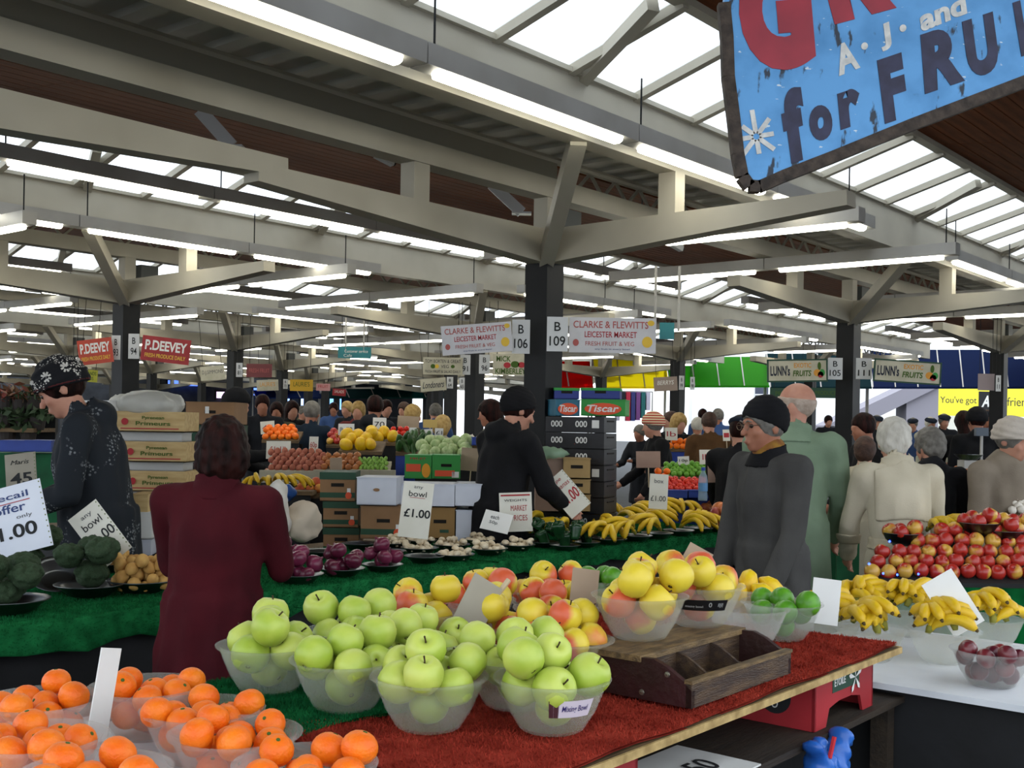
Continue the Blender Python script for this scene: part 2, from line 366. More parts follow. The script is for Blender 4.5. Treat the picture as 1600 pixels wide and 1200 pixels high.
for i, j in CELLS:
    if i < 0 or j < 0: continue
    uu, vv = i * G, j * G; far = UV(uu, vv).y > 24
    od = ('first', 'second', 'third', 'fourth', 'fifth', 'sixth', 'seventh', 'eighth', 'ninth', 'tenth'); wh = ', %s post row back, %s bay along' % (od[j], od[i])
    a = 'fluorescent strip light by the eave beam' + wh; b = 'strip light across the hall' + wh; c = 'fluorescent strip light hung mid-bay' + wh
    if (i, j) == (0, 0): pass
    elif j == 1 and i == 0: rail(2.3 - 3 * LF, vv - 1.3, 3, False, ZR - .04, 'fluorescent strip light on the rail above the red fruit-stall signs', 'strip lights above the red signs')
    else: rail(uu - .62, vv - 1.3, 2, False, ZR, a, 'strip lights deeper in the hall')
    if (i, j) != (0, 0): rail(uu - 2.7, vv + 2.72, 2, False, ZR + .1, c, 'strip lights hung deeper in the hall')
    rail(uu + 1.5, vv - 1.75, 1 if far else 2, True, H + 1.495, b, 'strip lights running across the hall')
    if (i, j) != (0, 0): rail(uu - 1.98, vv - 1.8, 1 if far else 2, True, H + 1.495, b + ', before its post', 'strip lights running across the hall')
# ================================================================ STALLS AND TURF
m_wood = mat('old_board', '#6d5638', .7, col2='#4a3a26', ns=6, stretch=(1, 8, 8), bump=.25)
m_edge = mat('ply_edge', '#b59a66', .7, col2='#8d7446', ns=30)
m_skirt_shade = mat('black_skirt_shade', '#0e0f10', .75, col2='#16171a', ns=5, bump=.2)  # black stall skirts, and the shade put in as dark solids under front tables
m_white = mat('white_sheet', '#d9dde2', .5, col2='#c7ccd2', ns=4, bump=.1, bs=9)
m_turf_g = mat('turf_green', '#1c6b3b', 1, col2='#114d29', ns=14, spec=.05)
m_turf_d = mat('turf_dark', '#0d5a2c', 1, col2='#07381a', ns=9, spec=.05)
m_turf_r = mat('turf_red', '#98372a', 1, col2='#7a261c', ns=11, spec=.05)
def stall(name, label, u0, u1, v0, v1, z, top_mat, skirt=None, t=.018, base=0.0, skirt_front='v0'):
    s = gridthing(name, label, 'stall'); MB().box(u0, u1, v0, v1, z - t, z).build('table_top', top_mat, s)
    for a, b in ((u0 + .04, v0 + .05), (u1 - .04, v0 + .05), (u0 + .04, v1 - .05), (u1 - .04, v1 - .05)):
        MB().box(a - .025, a + .025, b - .025, b + .025, 0, z - t).build('leg', top_mat if top_mat is not m_white else m_wood, s)
    if skirt:
        b = MB(); n = max(6, int((u1 - u0) / .06)); top = []; bot = []
        for k in range(n + 1):
            uu = u0 + .01 + (u1 - u0 - .02) * k / n; w = .012 * math.sin(k * 1.1) + .008 * math.sin(k * .37)
            top.append((uu, v0 + .03, z - t)); bot.append((uu, v0 + .03 + w + .01, .03))
        b.add(top + bot + [(x, y + .008, q) for x, y, q in top + bot], [(k, k + 1, n + 2 + k, n + 1 + k) for k in range(n)] + [(2 * n + 2 + k, 3 * n + 3 + k, 3 * n + 4 + k, 2 * n + 3 + k) for k in range(n)])
        b.build('skirt', skirt, s, smooth=True)
        MB().box(u0 + .01, u0 + .02, v0 + .04, v1 - .04, .03, z - t).box(u1 - .02, u1 - .01, v0 + .04, v1 - .04, .03, z - t).build('side_sheet', skirt, s)
    return s
def turf(label, pts, z, m, lip=None, blades=30000, bl=.012, lipdrop=.09, seed=1):
    """artificial grass mat over the polygon strip pts [(u, v0, v1)...]; lip = hang over the low-v edge"""
    rng = np.random.default_rng(seed); b = MB(); vs = []; n = len(pts); rows = 5
    for u, v0, v1 in pts:
        for k in range(rows): vs.append((u, v0 + (v1 - v0) * k / (rows - 1), z + .006 + .004 * math.sin(u * 9 + k)))
    fs = [(i * rows + k, (i + 1) * rows + k, (i + 1) * rows + k + 1, i * rows + k + 1) for i in range(n - 1) for k in range(rows - 1)]
    m0 = len(vs)
    if lip:
        for u, v0, v1 in pts: vs.append((u, v0 - .012, z - lipdrop * (1 + .12 * math.sin(u * 13) + .1 * math.sin(u * 31))))
        fs += [(m0 + i, m0 + i + 1, (i + 1) * rows, i * rows) for i in range(n - 1)]
    q = len(vs); vs += [(x, y + (.006 if k >= m0 else 0), h - .005) for k, (x, y, h) in enumerate(vs)]
    fs += [tuple(reversed([i + q for i in f])) for f in fs]
    o = b.add(vs, fs).build('turf_mat', m, None, True, True); tag(o, label, 'turf mat')
    V = np.array(vs, np.float32); Fq = np.array(fs[:len(fs) // 2]); a, bb, c, d = [V[Fq[:, i]] for i in range(4)]
    area = np.linalg.norm(np.cross(bb - a, d - a), axis=1); idx = rng.choice(len(Fq), blades, p=area / area.sum())
    s, t = rng.random((2, blades, 1)).astype(np.float32); P = (a[idx] * (1 - s) + bb[idx] * s) * (1 - t) + (d[idx] * (1 - s) + c[idx] * s) * t
    nrm = np.cross(bb - a, d - a)[idx]; nrm /= np.linalg.norm(nrm, axis=1, keepdims=True) + 1e-9
    dirs = nrm + rng.normal(0, .45, (blades, 3)); dirs /= np.linalg.norm(dirs, axis=1, keepdims=True); L = bl * rng.uniform(.6, 1.2, (blades, 1))
    sd = np.cross(dirs, rng.normal(0, 1, (blades, 3))); sd *= .0016 / (np.linalg.norm(sd, axis=1, keepdims=True) + 1e-9)
    T = np.stack([P - sd, P + sd, P + dirs * L], 1).reshape(-1, 3)
    me = bpy.data.meshes.new('pile'); me.from_pydata(T.tolist(), [], np.arange(len(T)).reshape(-1, 3).tolist()); me.materials.append(m)
    p = put('pile', me, o); p['kind'] = 'stuff'; return o
# foreground: red-turfed board on crates, pale table of oranges, pale table of bananas
st = stall('stall_table', 'low wooden trestle under the red-turfed board', -5.1, -3.2, -3.84, -2.86, .845, mat('dark_old_board', '#2e2419', .75, col2='#1f1811', ns=6, stretch=(1, 8, 8), bump=.25), None)
MB().box(-5.05, -3.23, -3.6, -2.9, .02, .8).build('dark_sheet', m_skirt_shade, st)  # dark block added to stand for the shade beneath the trestle
bd = gridthing('display_board', 'plywood board raised on red crates, carrying the apple bowls', 'board')
MB().box(-5.08, -3.27, -3.85, -2.84, .984, .998).build('plywood', m_wood, bd); MB().box(-5.08, -3.27, -3.856, -3.85, .982, .999).box(-3.27, -3.262, -3.85, -2.84, .982, .999).build('pale_edge', m_edge, bd)
turf('red artificial grass mat on the board with the apple bowls', [(-5.07 + k * .09, -3.845 + .004 * math.sin(k * 1.7), -3.2 if k < 5 else -2.85) for k in range(21)], 1.0, m_turf_r, None, 45000, .008, seed=2)
turf('green artificial grass mat under the green apple bowls', [(-5.07 + k * .09, -3.36 + .03 * math.sin(k * 1.1) + (.0 if k < 6 else .12 * (k - 5)), -2.85) for k in range(9)], 1.006, m_turf_g, None, 30000, .009, seed=3)
stall('orange_stall', 'white-topped stall table carrying the bowls of oranges', -6.3, -5.13, -3.75, -2.75, .96, m_white, m_skirt_shade)
stall('banana_stall', 'white-sheeted stall table carrying bowls of bananas and plums', -3.24, -2.3, -5.2, -3.35, .88, m_white, None)
dk = gridthing('counter_shade_sheet', 'added black sheet standing for the shade under the banana table', 'sheet'); MB().box(-3.2, -3.18, -5.2, -3.4, .02, .86).build('sheet', m_skirt_shade, dk)  # added dark panel in place of the shadowed floor below this table
# long back stall
stall('long_stall', 'long black-skirted stall with green turf behind the shoppers', -4.9, 1.25, -1.02, .1, .845, m_wood, m_skirt_shade)
BS = [(-4.9 + k * .12, -1.08 + .02 * math.sin(k * .9) , .1) for k in range(27)]
turf('green turf mat on the long stall under broccoli, onions and mushrooms', BS, .85, m_turf_g, True, 60000, .014, .1, 4)
turf('green turf mat on the long stall under the bananas', [(-1.72 + k * .12, -1.05 + .015 * math.sin(k), .1) for k in range(25)], .85, m_turf_g, True, 45000, .014, .08, 5)

# ================================================================ FRUIT KINDS
def jitter(me, amp, f, seed):
    n = len(me.vertices); co = np.empty(n * 3, np.float32); me.vertices.foreach_get('co', co); P = co.reshape(-1, 3)
    r = np.linalg.norm(P, axis=1, keepdims=True) + 1e-6; P += P / r * (amp * wob(P, f, seed))[:, None]; me.vertices.foreach_set('co', P.ravel()); me.update(); return me
def sph(R, n=14, k=9, sz=1.0, sx=1.0):
    return [(max(R * math.sin(math.pi * i / k), 1e-4) * sx, -R * sz * math.cos(math.pi * i / k)) for i in range(k + 1)]
def lathe_me(name, prof, m, n=14, fn=None): return MB().lathe(prof, n, fn=fn).mesh(name, m, True)
APPLE = [(.001, -.74), (.12, -.78), (.27, -.85), (.5, -.82), (.75, -.64), (.93, -.34), (1.0, .02), (.98, .28), (.82, .62), (.58, .84), (.34, .86), (.16, .76), (.06, .64), (.001, .6)]
def apple_me(name, R, m, tall=1.0): return lathe_me(name, [(r * R, z * R * tall) for r, z in APPLE], m, 18, lambda a, r, z: (r * math.cos(a) * (1 + .03 * math.cos(5 * a)), r * math.sin(a) * (1 + .03 * math.sin(3 * a + 1)), z))
m_gapple = blush('apple_green', '#9ab239', '#bcc85c', .3, .8, 14, .42, (.4, .3, 1), 6)
m_yapple = blush('apple_yellow_red', '#d9c034', '#cf5a35', .6, .92, 7, .42, (1, .3, .1), 9)
m_rapple = blush('apple_red', '#a3281f', '#c79a3c', .6, .95, 9, .3, (.8, .2, .5), 9)
m_orange = mat('orange_skin', '#e8640c', .42, col2='#f07d15', ns=18, bump=.25, bs=160, spec=.35)
m_stem = mat('stem_brown', '#3b2a17', .8)
m_leafg = mat('calyx_green', '#3f5a1d', .8)
K = {}
def kind(key, name, me, r, cat, part=None, part_name=None): K[key] = dict(name=name, me=me, r=r, cat=cat, part=part, pn=part_name)
R = .041
stem_me = MB().tube([(0, 0, .58 * R), (.001, 0, .8 * R), (.004, 0, 1.06 * R)], [.0022, .0016, .002], 5).lathe([(.001, .60 * R), (.006, .635 * R), (.009, .69 * R)], 8).lathe([(.001, -.755 * R), (.005, -.80 * R), (.007, -.77 * R)], 7).mesh('stem', m_stem)
kind('green', 'green_apple', apple_me('green_apple', R, m_gapple, 1.02), R, 'apple', stem_me, 'stem')
kind('yellow', 'yellow_red_apple', apple_me('yellow_red_apple', R, m_yapple), R, 'apple', stem_me, 'stem')
kind('red', 'red_apple', apple_me('red_apple', .037, m_rapple), .037, 'apple')
OR = .03
kind('orange', 'orange', lathe_me('orange', [(r, z - (.0025 * math.exp(-(r / .006) ** 2) if z > 0 else 0)) for r, z in sph(OR, k=11, sz=.9)], m_orange, 18), OR, 'orange', MB().lathe([(.0001, .0262), (.0035, .0262), (.004, .0248)], 6).mesh('calyx', m_leafg), 'calyx')
kind('plum', 'plum', lathe_me('plum', sph(.026, k=9, sz=1.1), blush('plum_skin', '#4b1220', '#7c2a2c', .3, .8, 12, .3)), .027, 'plum')
kind('lime', 'green_pepper_fruit', lathe_me('lime', sph(.034, k=9, sz=1.05), mat('lime_skin', '#5c9a25', .35, col2='#457f1c', ns=25)), .035, 'fruit')
kind('lemon', 'lemon', lathe_me('lemon', [(.001, -.05), (.006, -.047), (.012, -.041), (.025, -.028), (.032, 0), (.025, .028), (.012, .041), (.006, .047), (.001, .05)], mat('lemon_skin', '#e6c51e', .4, col2='#d9ad14', ns=20, bump=.15, bs=150)), .036, 'lemon')
kind('mango', 'mango', jitter(lathe_me('mango', sph(.042, k=9, sz=1.15), blush('mango_skin', '#8f2f36', '#c9763a', .3, .8, 9, .4)), .004, 40, 1), .042, 'mango')
kind('potato', 'potato', jitter(lathe_me('potato', sph(.026, k=8, sz=1.15), mat('potato_skin', '#c9a05a', .7, col2='#b38444', ns=20)), .003, 70, 2), .026, 'potato')
kind('sweet', 'sweet_potato', jitter(lathe_me('sweet_potato', sph(.036, k=8, sz=1.35), mat('sweet_skin', '#b06a52', .7, col2='#8f4b3c', ns=14)), .004, 45, 3), .04, 'sweet potato')
ONION = [(.001, -.95), (.12, -.9), (.5, -.78), (.85, -.45), (1, -.02), (.9, .42), (.62, .74), (.3, .93), (.13, 1.12), (.08, 1.3), (.001, 1.32)]
kind('onion', 'red_onion', lathe_me('red_onion', [(r * .042, z * .037) for r, z in ONION], mat('onion_skin', '#4a1226', .3, col2='#742846', ns=6, stretch=(1, 1, .2))), .041, 'onion')
kind('bonion', 'brown_onion', lathe_me('brown_onion', [(r * .04, z * .036) for r, z in ONION], mat('bonion_skin', '#b3713c', .4, col2='#94562b', ns=9, stretch=(1, 1, .2))), .04, 'onion')
kind('mush', 'mushroom', MB().lathe([(.001, -.018), (.008, -.018), (.008, -.002), (.02, -.003), (.0235, .003), (.0215, .012), (.013, .0195), (.001, .022)], 12).mesh('mushroom', mat('mushroom_skin', '#dccfb6', .6, col2='#c3b091', ns=30), True), .021, 'mushroom')
kind('tomato', 'tomato', lathe_me('tomato', [(r * .034, z * .03) for r, z in APPLE], mat('tomato_skin', '#c01f16', .25, col2='#d4361c', ns=8)), .033, 'tomato')
kind('limes', 'lime', lathe_me('green_lime', sph(.033, k=8, sz=1.08), mat('lime2_skin', '#6aa02a', .35, col2='#4f8a20', ns=20)), .034, 'lime')
kind('melon', 'yellow_melon', lathe_me('melon', sph(.08, k=10, sz=1.2), mat('melon_skin', '#e0b812', .4, col2='#cf9e0c', ns=14)), .085, 'melon')
kind('wmelon', 'green_mango', lathe_me('green_mango', sph(.055, k=10, sz=1.25), mat('wmelon_skin', '#4a6f35', .45, col2='#7c9048', ns=12)), .058, 'mango')
kind('peach', 'peach', lathe_me('peach', sph(.037, k=9, sz=.95), blush('peach_skin', '#c2512f', '#d9963c', .4, .8, 9, .6)), .037, 'peach')
kind('sprout', 'green_pod', lathe_me('green_pod', sph(.017, k=6, sz=1.3), mat('sprout_skin', '#6f9a3c', .6, col2='#86ac4c', ns=30), 8), .018, 'vegetable')
kind('garlic', 'garlic_bulb', lathe_me('garlic_bulb', [(r * .028, z * .026) for r, z in ONION], mat('garlic_skin', '#d8d0c4', .6)), .028, 'garlic')
kind('cabbage', 'cabbage', jitter(lathe_me('cabbage', sph(.085, k=14, sz=.9), mat('cabbage_skin', '#8ea86a', .6, col2='#b6c593', ns=22, stretch=(1, 1, .4), bump=.5, bs=18), 20), .005, 50, 4), .085, 'cabbage')
kind('cuke', 'cucumber', jitter(lathe_me('cucumber', [(.001, -.11), (.016, -.1), (.026, -.05), (.028, 0), (.026, .05), (.016, .1), (.001, .11)], mat('cuke_skin', '#27491f', .4, col2='#3b6230', ns=18)), .002, 50, 5), .03, 'cucumber')
# pepper and broccoli from distance fields
def pepper_fn(P):
    d = None
    for k in range(4):
        a = k * math.pi / 2 + .4; c = cap(P, (.018 * math.cos(a), .018 * math.sin(a), .03), (.013 * math.cos(a), .013 * math.sin(a), -.035), .025, .017); d = c if d is None else smin(d, c, .008)
    d = smax(d, -ell(P, (0, 0, .06), (.016, .016, .016)), .006); return smin(d, cap(P, (0, 0, .035), (.006, 0, .075), .005, .007), .004)
kind('pepper', 'green_pepper', sdf_mesh(pepper_fn, (-.05, -.05, -.06), (.05, .05, .085), .006, 'green_pepper', mat('pepper_skin', '#12301a', .22, col2='#1d4423', ns=10)), .043, 'pepper')
rg = np.random.default_rng(3); bc = rg.normal(0, 1, (34, 3)); bc /= np.linalg.norm(bc, axis=1, keepdims=True); bc[:, 2] = np.abs(bc[:, 2]) * .8; bc = bc * np.array((.055, .055, .05)) + np.array((0, 0, .015))
def broc_fn(P):
    d = ell(P, (0, 0, .008), (.058, .058, .05))
    for c in bc: d = smin(d, np.sqrt(((P - c.astype(np.float32)) ** 2).sum(1)) - .018, .006)
    d = d + .0028 * np.sin(P[:, 0] * 420) * np.sin(P[:, 1] * 430) * np.sin(P[:, 2] * 410)
    return d
kind('broccoli', 'broccoli', sdf_mesh(broc_fn, (-.08, -.08, -.06), (.08, .08, .09), .0048, 'broccoli', mat('broccoli_green', '#33482f', .8, col2='#26391f', ns=60, bump=.6, bs=260)), .066, 'broccoli',
     MB().tube([(0, 0, -.04), (0, 0, -.025), (0, 0, .0)], [.014, .015, .024], 8).mesh('stalk', mat('broc_stalk', '#8aa05a', .7)), 'stalk')
NF = [0]
def fruit(key, loc, rot, label, group, sc=1.0, part=True):
    k = K[key]; o = put(k['name'], k['me'], None, loc, rot, sc); tag(o, label, k['cat'], group)
    if part and k['part']: put(k['pn'], k['part'], o)
    NF[0] += 1; return o
rnd = random.Random(11)
def rrot(full=True): return (rnd.uniform(-.9, .9) if full else rnd.uniform(-.2, .2), rnd.uniform(-.9, .9) if full else rnd.uniform(-.2, .2), rnd.uniform(0, 6.28))
def pack(n, r, Rb, Rt, h, z0=.006, spread=.98, tries=90, var=.06, margin=1.0):
    """drop n balls one by one into a round bowl, each settling at the lowest free spot found"""
    out = []
    for i in range(n):
        best = None; ri = r * (1 + rnd.uniform(-var, var))
        for t in range(tries):
            a = rnd.uniform(0, 6.283); q = (Rt * spread - ri * .45) * math.sqrt(rnd.random()); x, y = q * math.cos(a), q * math.sin(a)
            zw = ((q + ri * margin - Rb) / max(Rt - Rb, 1e-3)) * h if Rt - Rb > 1e-3 else 0
            z = max(z0 + ri, min(zw + ri * .1, h + ri * .25) if zw > 0 else 0)
            for (px, py, pz, pr) in out:
                d2 = (x - px) ** 2 + (y - py) ** 2; s = (ri + pr) * .97
                if d2 < s * s: z = max(z, pz + math.sqrt(s * s - d2))
            if best is None or z + .15 * q < best[0]: best = (z + .15 * q, x, y, z)
        out.append((best[1], best[2], best[3], ri))
    return out
m_bowl = thin('frosted_bowl', '#dfe3e0', clear=.73, transl=.7, rough=.45)
BOWL = [(.001, 0), (.055, 0), (.064, .005), (.086, .04), (.1, .074), (.1085, .097), (.117, .1), (.118, .104), (.109, .1045), (.0985, .076), (.0845, .042), (.062, .008), (.05, .004), (.001, .004)]
bowl_me = MB().lathe(BOWL, 40).mesh('plastic_bowl', m_bowl, True)
def bowl(px, py, zt, key, n, look, what, sc=1.0, label=None):
    """bowl whose rim centre shows at px, py and whose foot stands at height zt"""
    p = onZ(px, py, zt + .102 * sc); p.z = zt
    o = put('plastic_bowl', bowl_me, None, p, (0, 0, rnd.uniform(0, 6)), sc); tag(o, label or ('frosted plastic bowl of %s %s' % (what, look)), 'bowl', 'plastic fruit bowls')
    u, v = toUV(p)
    if n:
        r = K[key]['r']
        for x, y, z, ri in pack(n, r, .058 * sc, .108 * sc, .1 * sc, tries=200, margin=.93):
            fruit(key, (p.x + x, p.y + y, p.z + z), rrot(), '%s in the bowl %s' % (K[key]['name'].replace('_', ' '), look), '%s in the bowl %s' % (what, look), ri / r)
    return o
ZR_, ZO, ZB = 1.014, .961, .881
bowl(421, 1007, ZR_, 'green', 8, 'nearest the maroon coat', 'green apples')
bowl(540, 1030, ZR_, 'green', 8, 'second from the maroon coat in front', 'green apples')
bowl(671, 1056, ZR_, 'green', 8, 'at the red mat corner, no sticker', 'green apples')
bst = bowl(863, 1059, ZR_, 'green', 8, 'with a printed sticker on its front', 'green apples')
bowl(553, 985, ZR_, 'green', 8, 'behind the front row, next to the maroon coat side', 'green apples')
bowl(662, 1000, ZR_, 'green', 8, 'holding the grey card', 'green apples')
bowl(805, 1028, ZR_, 'green', 8, 'behind the stickered bowl', 'green apples')
bowl(648, 957, ZR_, 'yellow', 8, 'behind the grey card, first of the back row', 'yellow red apples')
bowl(765, 972, ZR_, 'yellow', 8, 'just beyond the grey card', 'yellow red apples')
bowl(868, 950, ZR_, 'yellow', 8, 'in front of the brown card', 'yellow red apples')
bowl(882, 998, ZR_, 'yellow', 8, 'beside the wooden tray', 'yellow red apples')
bowl(742, 936, ZR_, 'yellow', 8, 'second of the back row', 'yellow red apples')
bowl(850, 922, ZR_, 'yellow', 8, 'third of the back row', 'yellow red apples')
bowl(1000, 930, 1.108, 'yellow', 9, 'on the front of the wooden tray', 'yellow red apples')
bbl = bowl(1093, 914, 1.108, 'yellow', 8, 'with a black label on the wooden tray', 'yellow red apples')
bowl(1167, 950, ZR_, 'green', 0, '', '', label='empty frosted plastic bowl behind the wooden tray')
bowl(1222, 942, ZR_, 'lime', 8, 'at the far end of the red mat', 'dark green fruit')
bowl(950, 905, ZR_, 'lime', 9, 'behind the tray and brown card', 'dark green fruit')
bowl(1170, 918, ZR_, 'lemon', 8, 'behind the empty bowl', 'yellow fruit')
# oranges
bowl(62, 1093, ZO, 'orange', 13, 'at the left edge of the white table, back', 'oranges')
bowl(58, 1152, ZO, 'orange', 13, 'at the left edge of the white table, middle', 'oranges')
bowl(150, 1205, ZO, 'orange', 13, 'at the bottom edge below the white card', 'oranges')
bowl(230, 1072, ZO, 'orange', 13, 'holding the upright white card', 'oranges')
bowl(317, 1108, ZO, 'orange', 13, 'second from the green mat in the orange row', 'oranges')
bowl(368, 1145, ZO, 'orange', 13, 'beside the red mat edge', 'oranges')
bowl(477, 1193, ZO, 'orange', 13, 'nearest the camera beside the red mat', 'oranges')
bowl(1550, 1016, ZB, 'plum', 16, 'of dark plums on the white table', 'plums')

# ---- old wooden cash tray
m_tray = mat('tray_wood', '#33241b', .6, col2='#54402a', ns=9, stretch=(1, 5, 5), bump=.4, bs=60, lo=.4, hi=.7)
m_trayr = mat('tray_wood_red', '#38161a', .5, col2='#2a1512', ns=7, bump=.3, bs=50)
m_worn = mat('tray_worn', '#7b6340', .7, col2='#4a3a25', ns=14, stretch=(1, 4, 4), bump=.4, bs=60)
tr = thing('cash_tray', 'old dark wooden compartment tray holding two bowls', 'tray', UV(-4.35, -3.80, 1.012), TH)
def prof_side(L=.30): return [(0, 0), (L, 0), (L, .092), (.13, .092)] + [(.13 - .13 * t, .092 - .045 * (t * t * (3 - 2 * t)) + (.012 * math.sin(t * 3.1))) for t in (.25, .5, .75, .9)] + [(0, .038)]
Mx = Matrix(((0, 1, 0, 0), (1, 0, 0, 0), (0, 0, 1, 0), (0, 0, 0, 1)))
for u, nm in ((0, 'side_panel'), (.466, 'side_panel')): MB().prism(prof_side(), u, u + .014, Mx).build(nm, m_trayr, tr)
MB().box(.0, .48, .0, .014, 0, .056).build('front_rail', m_tray, tr); MB().box(-.002, .482, -.003, .017, .052, .06).build('rail_cap', m_worn, tr)
MB().box(.014, .466, .014, .3, 0, .012).build('bottom', m_worn, tr); MB().box(.014, .466, .135, .147, .012, .08).build('divider_back', m_tray, tr)
MB().box(-.006, .486, .128, .304, .082, .096).build('shelf', m_worn, tr); MB().box(0, .48, .286, .3, 0, .082).build('back_panel', m_tray, tr)
for u in (.16, .315):
    MB().prism([(.014, .012), (.135, .012), (.135, .08)] + [(.135 - .121 * t, .08 - .052 * (t * t * (3 - 2 * t))) for t in (.2, .4, .6, .8, 1)], u, u + .008, Mx).build('divider', m_tray, tr)
for q in ((.2, .065), (.265, .016)): MB().lathe([(.001, .004), (.006, .003), (.007, 0)], 8, Matrix.Translation((-.001, q[0] - .14, q[1])) @ Matrix.Rotation(-math.pi / 2, 4, 'Y')).build('rivet', mat('rivet_metal', '#8d8779', .4, .8), tr)

# ---- red fruit crates under the board
m_redbox = mat('crate_red', '#a3232b', .6, col2='#8d1b22', ns=5); m_ink = mat('ink_black', '#17191c', .7); m_paper = mat('card_white', '#d8d8d6', .6, col2='#cfcfcc', ns=5); m_gl = mat('label_green', '#1d4030', .6)
def crate_red(label, u, v, L, D, hgt):
    o = thing('fruit_crate', label, 'crate', UV(u, v, .846), TH, 'red fruit crates under the board')
    MB().prism([(0, 0), (.07, 0), (.09, .045), (.15, .055), (L - .15, .055), (L - .09, .045), (L - .07, 0), (L, 0), (L, hgt), (0, hgt)], 0, .008).build('front_panel', m_redbox, o)
    MB().box(0, L, D - .008, D, 0, hgt).build('back_panel', m_redbox, o); MB().box(0, .008, 0, D, 0, hgt).build('end_panel', m_redbox, o); MB().box(L - .008, L, 0, D, 0, hgt).build('end_panel', m_redbox, o)
    MB().box(0, L, 0, D, hgt - .012, hgt).build('lid', m_redbox, o)
    MB().box(L * .28, L * .74, -.001, 0, hgt - .055, hgt - .006).build('label_patch', m_gl, o); lettering('ETOILE', .07, .02, m_paper, o, (L * .40, -.0016, hgt - .03), bold=.01)
    f = MB(); c = (L * .66, hgt - .035)
    for k in range(5):
        a = k * 1.2566 + .4; f.add([(c[0], -.003, c[1]), (c[0] + .035 * math.cos(a - .2), -.003, c[1] + .035 * math.sin(a - .2)), (c[0] + .045 * math.cos(a), -.003, c[1] + .045 * math.sin(a)), (c[0] + .035 * math.cos(a + .2), -.003, c[1] + .035 * math.sin(a + .2))], [(0, 1, 2, 3)])
    f.build('flower_mark', m_paper, o)
    MB().lathe([(.001, 0), (.045, 0), (.045, .0012), (.001, .0012)], 24, Matrix.Translation((-.0012, .11, hgt * .55)) @ Matrix.Rotation(math.pi / 2, 4, 'Y')).build('round_mark', m_ink, o)
    lettering('OILE', .06, .018, m_paper, o, (-.002, .11, hgt * .55), (math.pi / 2, -math.pi / 2, -math.pi / 2))
crate_red('red cardboard fruit crate under the far end of the board', -3.76, -3.815, .38, .45, .136)
crate_red('red cardboard fruit crate under the near end of the board', -4.96, -3.815, .38, .45, .136)
# blue plastic bag hanging below and a handwritten sheet
bgf = lambda P: smin(smin(ell(P, (0, 0, -.04), (.055, .045, .06)), ell(P, (.09, .01, -.03), (.05, .04, .06)), .02), smin(cap(P, (-.02, 0, .0), (-.03, 0, .04), .02, .028), cap(P, (.09, 0, .0), (.12, 0, .03), .02, .03), .01), .02) + .010 * np.sin(P[:, 0] * 110 + 30 * P[:, 2]) * np.sin(P[:, 2] * 70 + 1)
bp = UV(-3.84, -3.87, .80)
bg_ = put('plastic_bag', sdf_mesh(bgf, (-.1, -.08, -.13), (.18, .08, .1), .008, 'plastic_bag', mat('bag_blue', '#1c4fa0', .3, col2='#2f69bd', ns=9)), None, bp, (0, 0, TH)); tag(bg_, 'crumpled blue plastic bag tied below the red board', 'bag')
put('tie', MB().tube([(-.02, -.03, .02), (-.005, -.035, .07)], .006, 6).mesh('tie', mat('tie_red', '#b3202c', .5)), bg_)
sh = thing('price_sheet', 'handwritten white price sheet lying on the shelf below the board', 'sign', UV(-4.46, -3.83, .85), TH); MB().box(.0, .34, -.02, .2, 0, .004).build('sheet', m_paper, sh)
lettering('£1.50', .2, .07, m_ink, sh, (.17, .07, .006), (0, 0, 0), shear=.2)

# printed sticker and black label wrapped round two bowls
def wrap_label(b, a0, a1, z0, z1, m, texts, spot=None):
    b.rotation_euler = (0, 0, 0); R = lambda z: np.interp(z, [.005, .04, .074, .097], [.064, .086, .1, .1085]) + .0008; mb = MB(); n = 10
    for zz in (z0, (z0 + z1) / 2, z1): mb.v += [(R(zz) * math.sin(a0 + (a1 - a0) * k / n), -R(zz) * math.cos(a0 + (a1 - a0) * k / n), zz) for k in range(n + 1)]
    for r in (0, 1): mb.f += [(r * (n + 1) + k, r * (n + 1) + k + 1, (r + 1) * (n + 1) + k + 1, (r + 1) * (n + 1) + k) for k in range(n)]
    mb.mi = [0] * len(mb.f); st = mb.build('label_sticker', m, b, True)
    for t, ac, zc, w, h, tm in texts:
        o = lettering(t, w, h, tm, st, (0, 0, 0), (0, 0, 0), .01); me = o.data; c = np.empty(len(me.vertices) * 3, np.float32); me.vertices.foreach_get('co', c); c = c.reshape(-1, 3); z = zc + c[:, 1]; r = R(z) + .0008; a = ac + c[:, 0] / r
        me.vertices.foreach_set('co', np.stack([r * np.sin(a), -r * np.cos(a), z], 1).astype(np.float32).ravel()); me.update()
m_lil = mat('sticker_pale', '#cfc6d2', .4); wrap_label(bst, -.1, .85, .045, .08, m_lil, [('Mixing Bowl', .45, .062, .055, .016, mat('ink_violet', '#4a3f86', .6))])
wrap_label(bst, -.1, .1, .0448, .0802, mat('sticker_plum', '#4a2c33', .4), [])
wrap_label(bbl, -.75, .6, .05, .078, mat('label_black', '#141416', .4), [('mixing bowl', -.3, .06, .045, .008, m_paper), ('II||I|', .4, .064, .014, .012, m_paper), ('0', .12, .066, .008, .012, m_paper)])
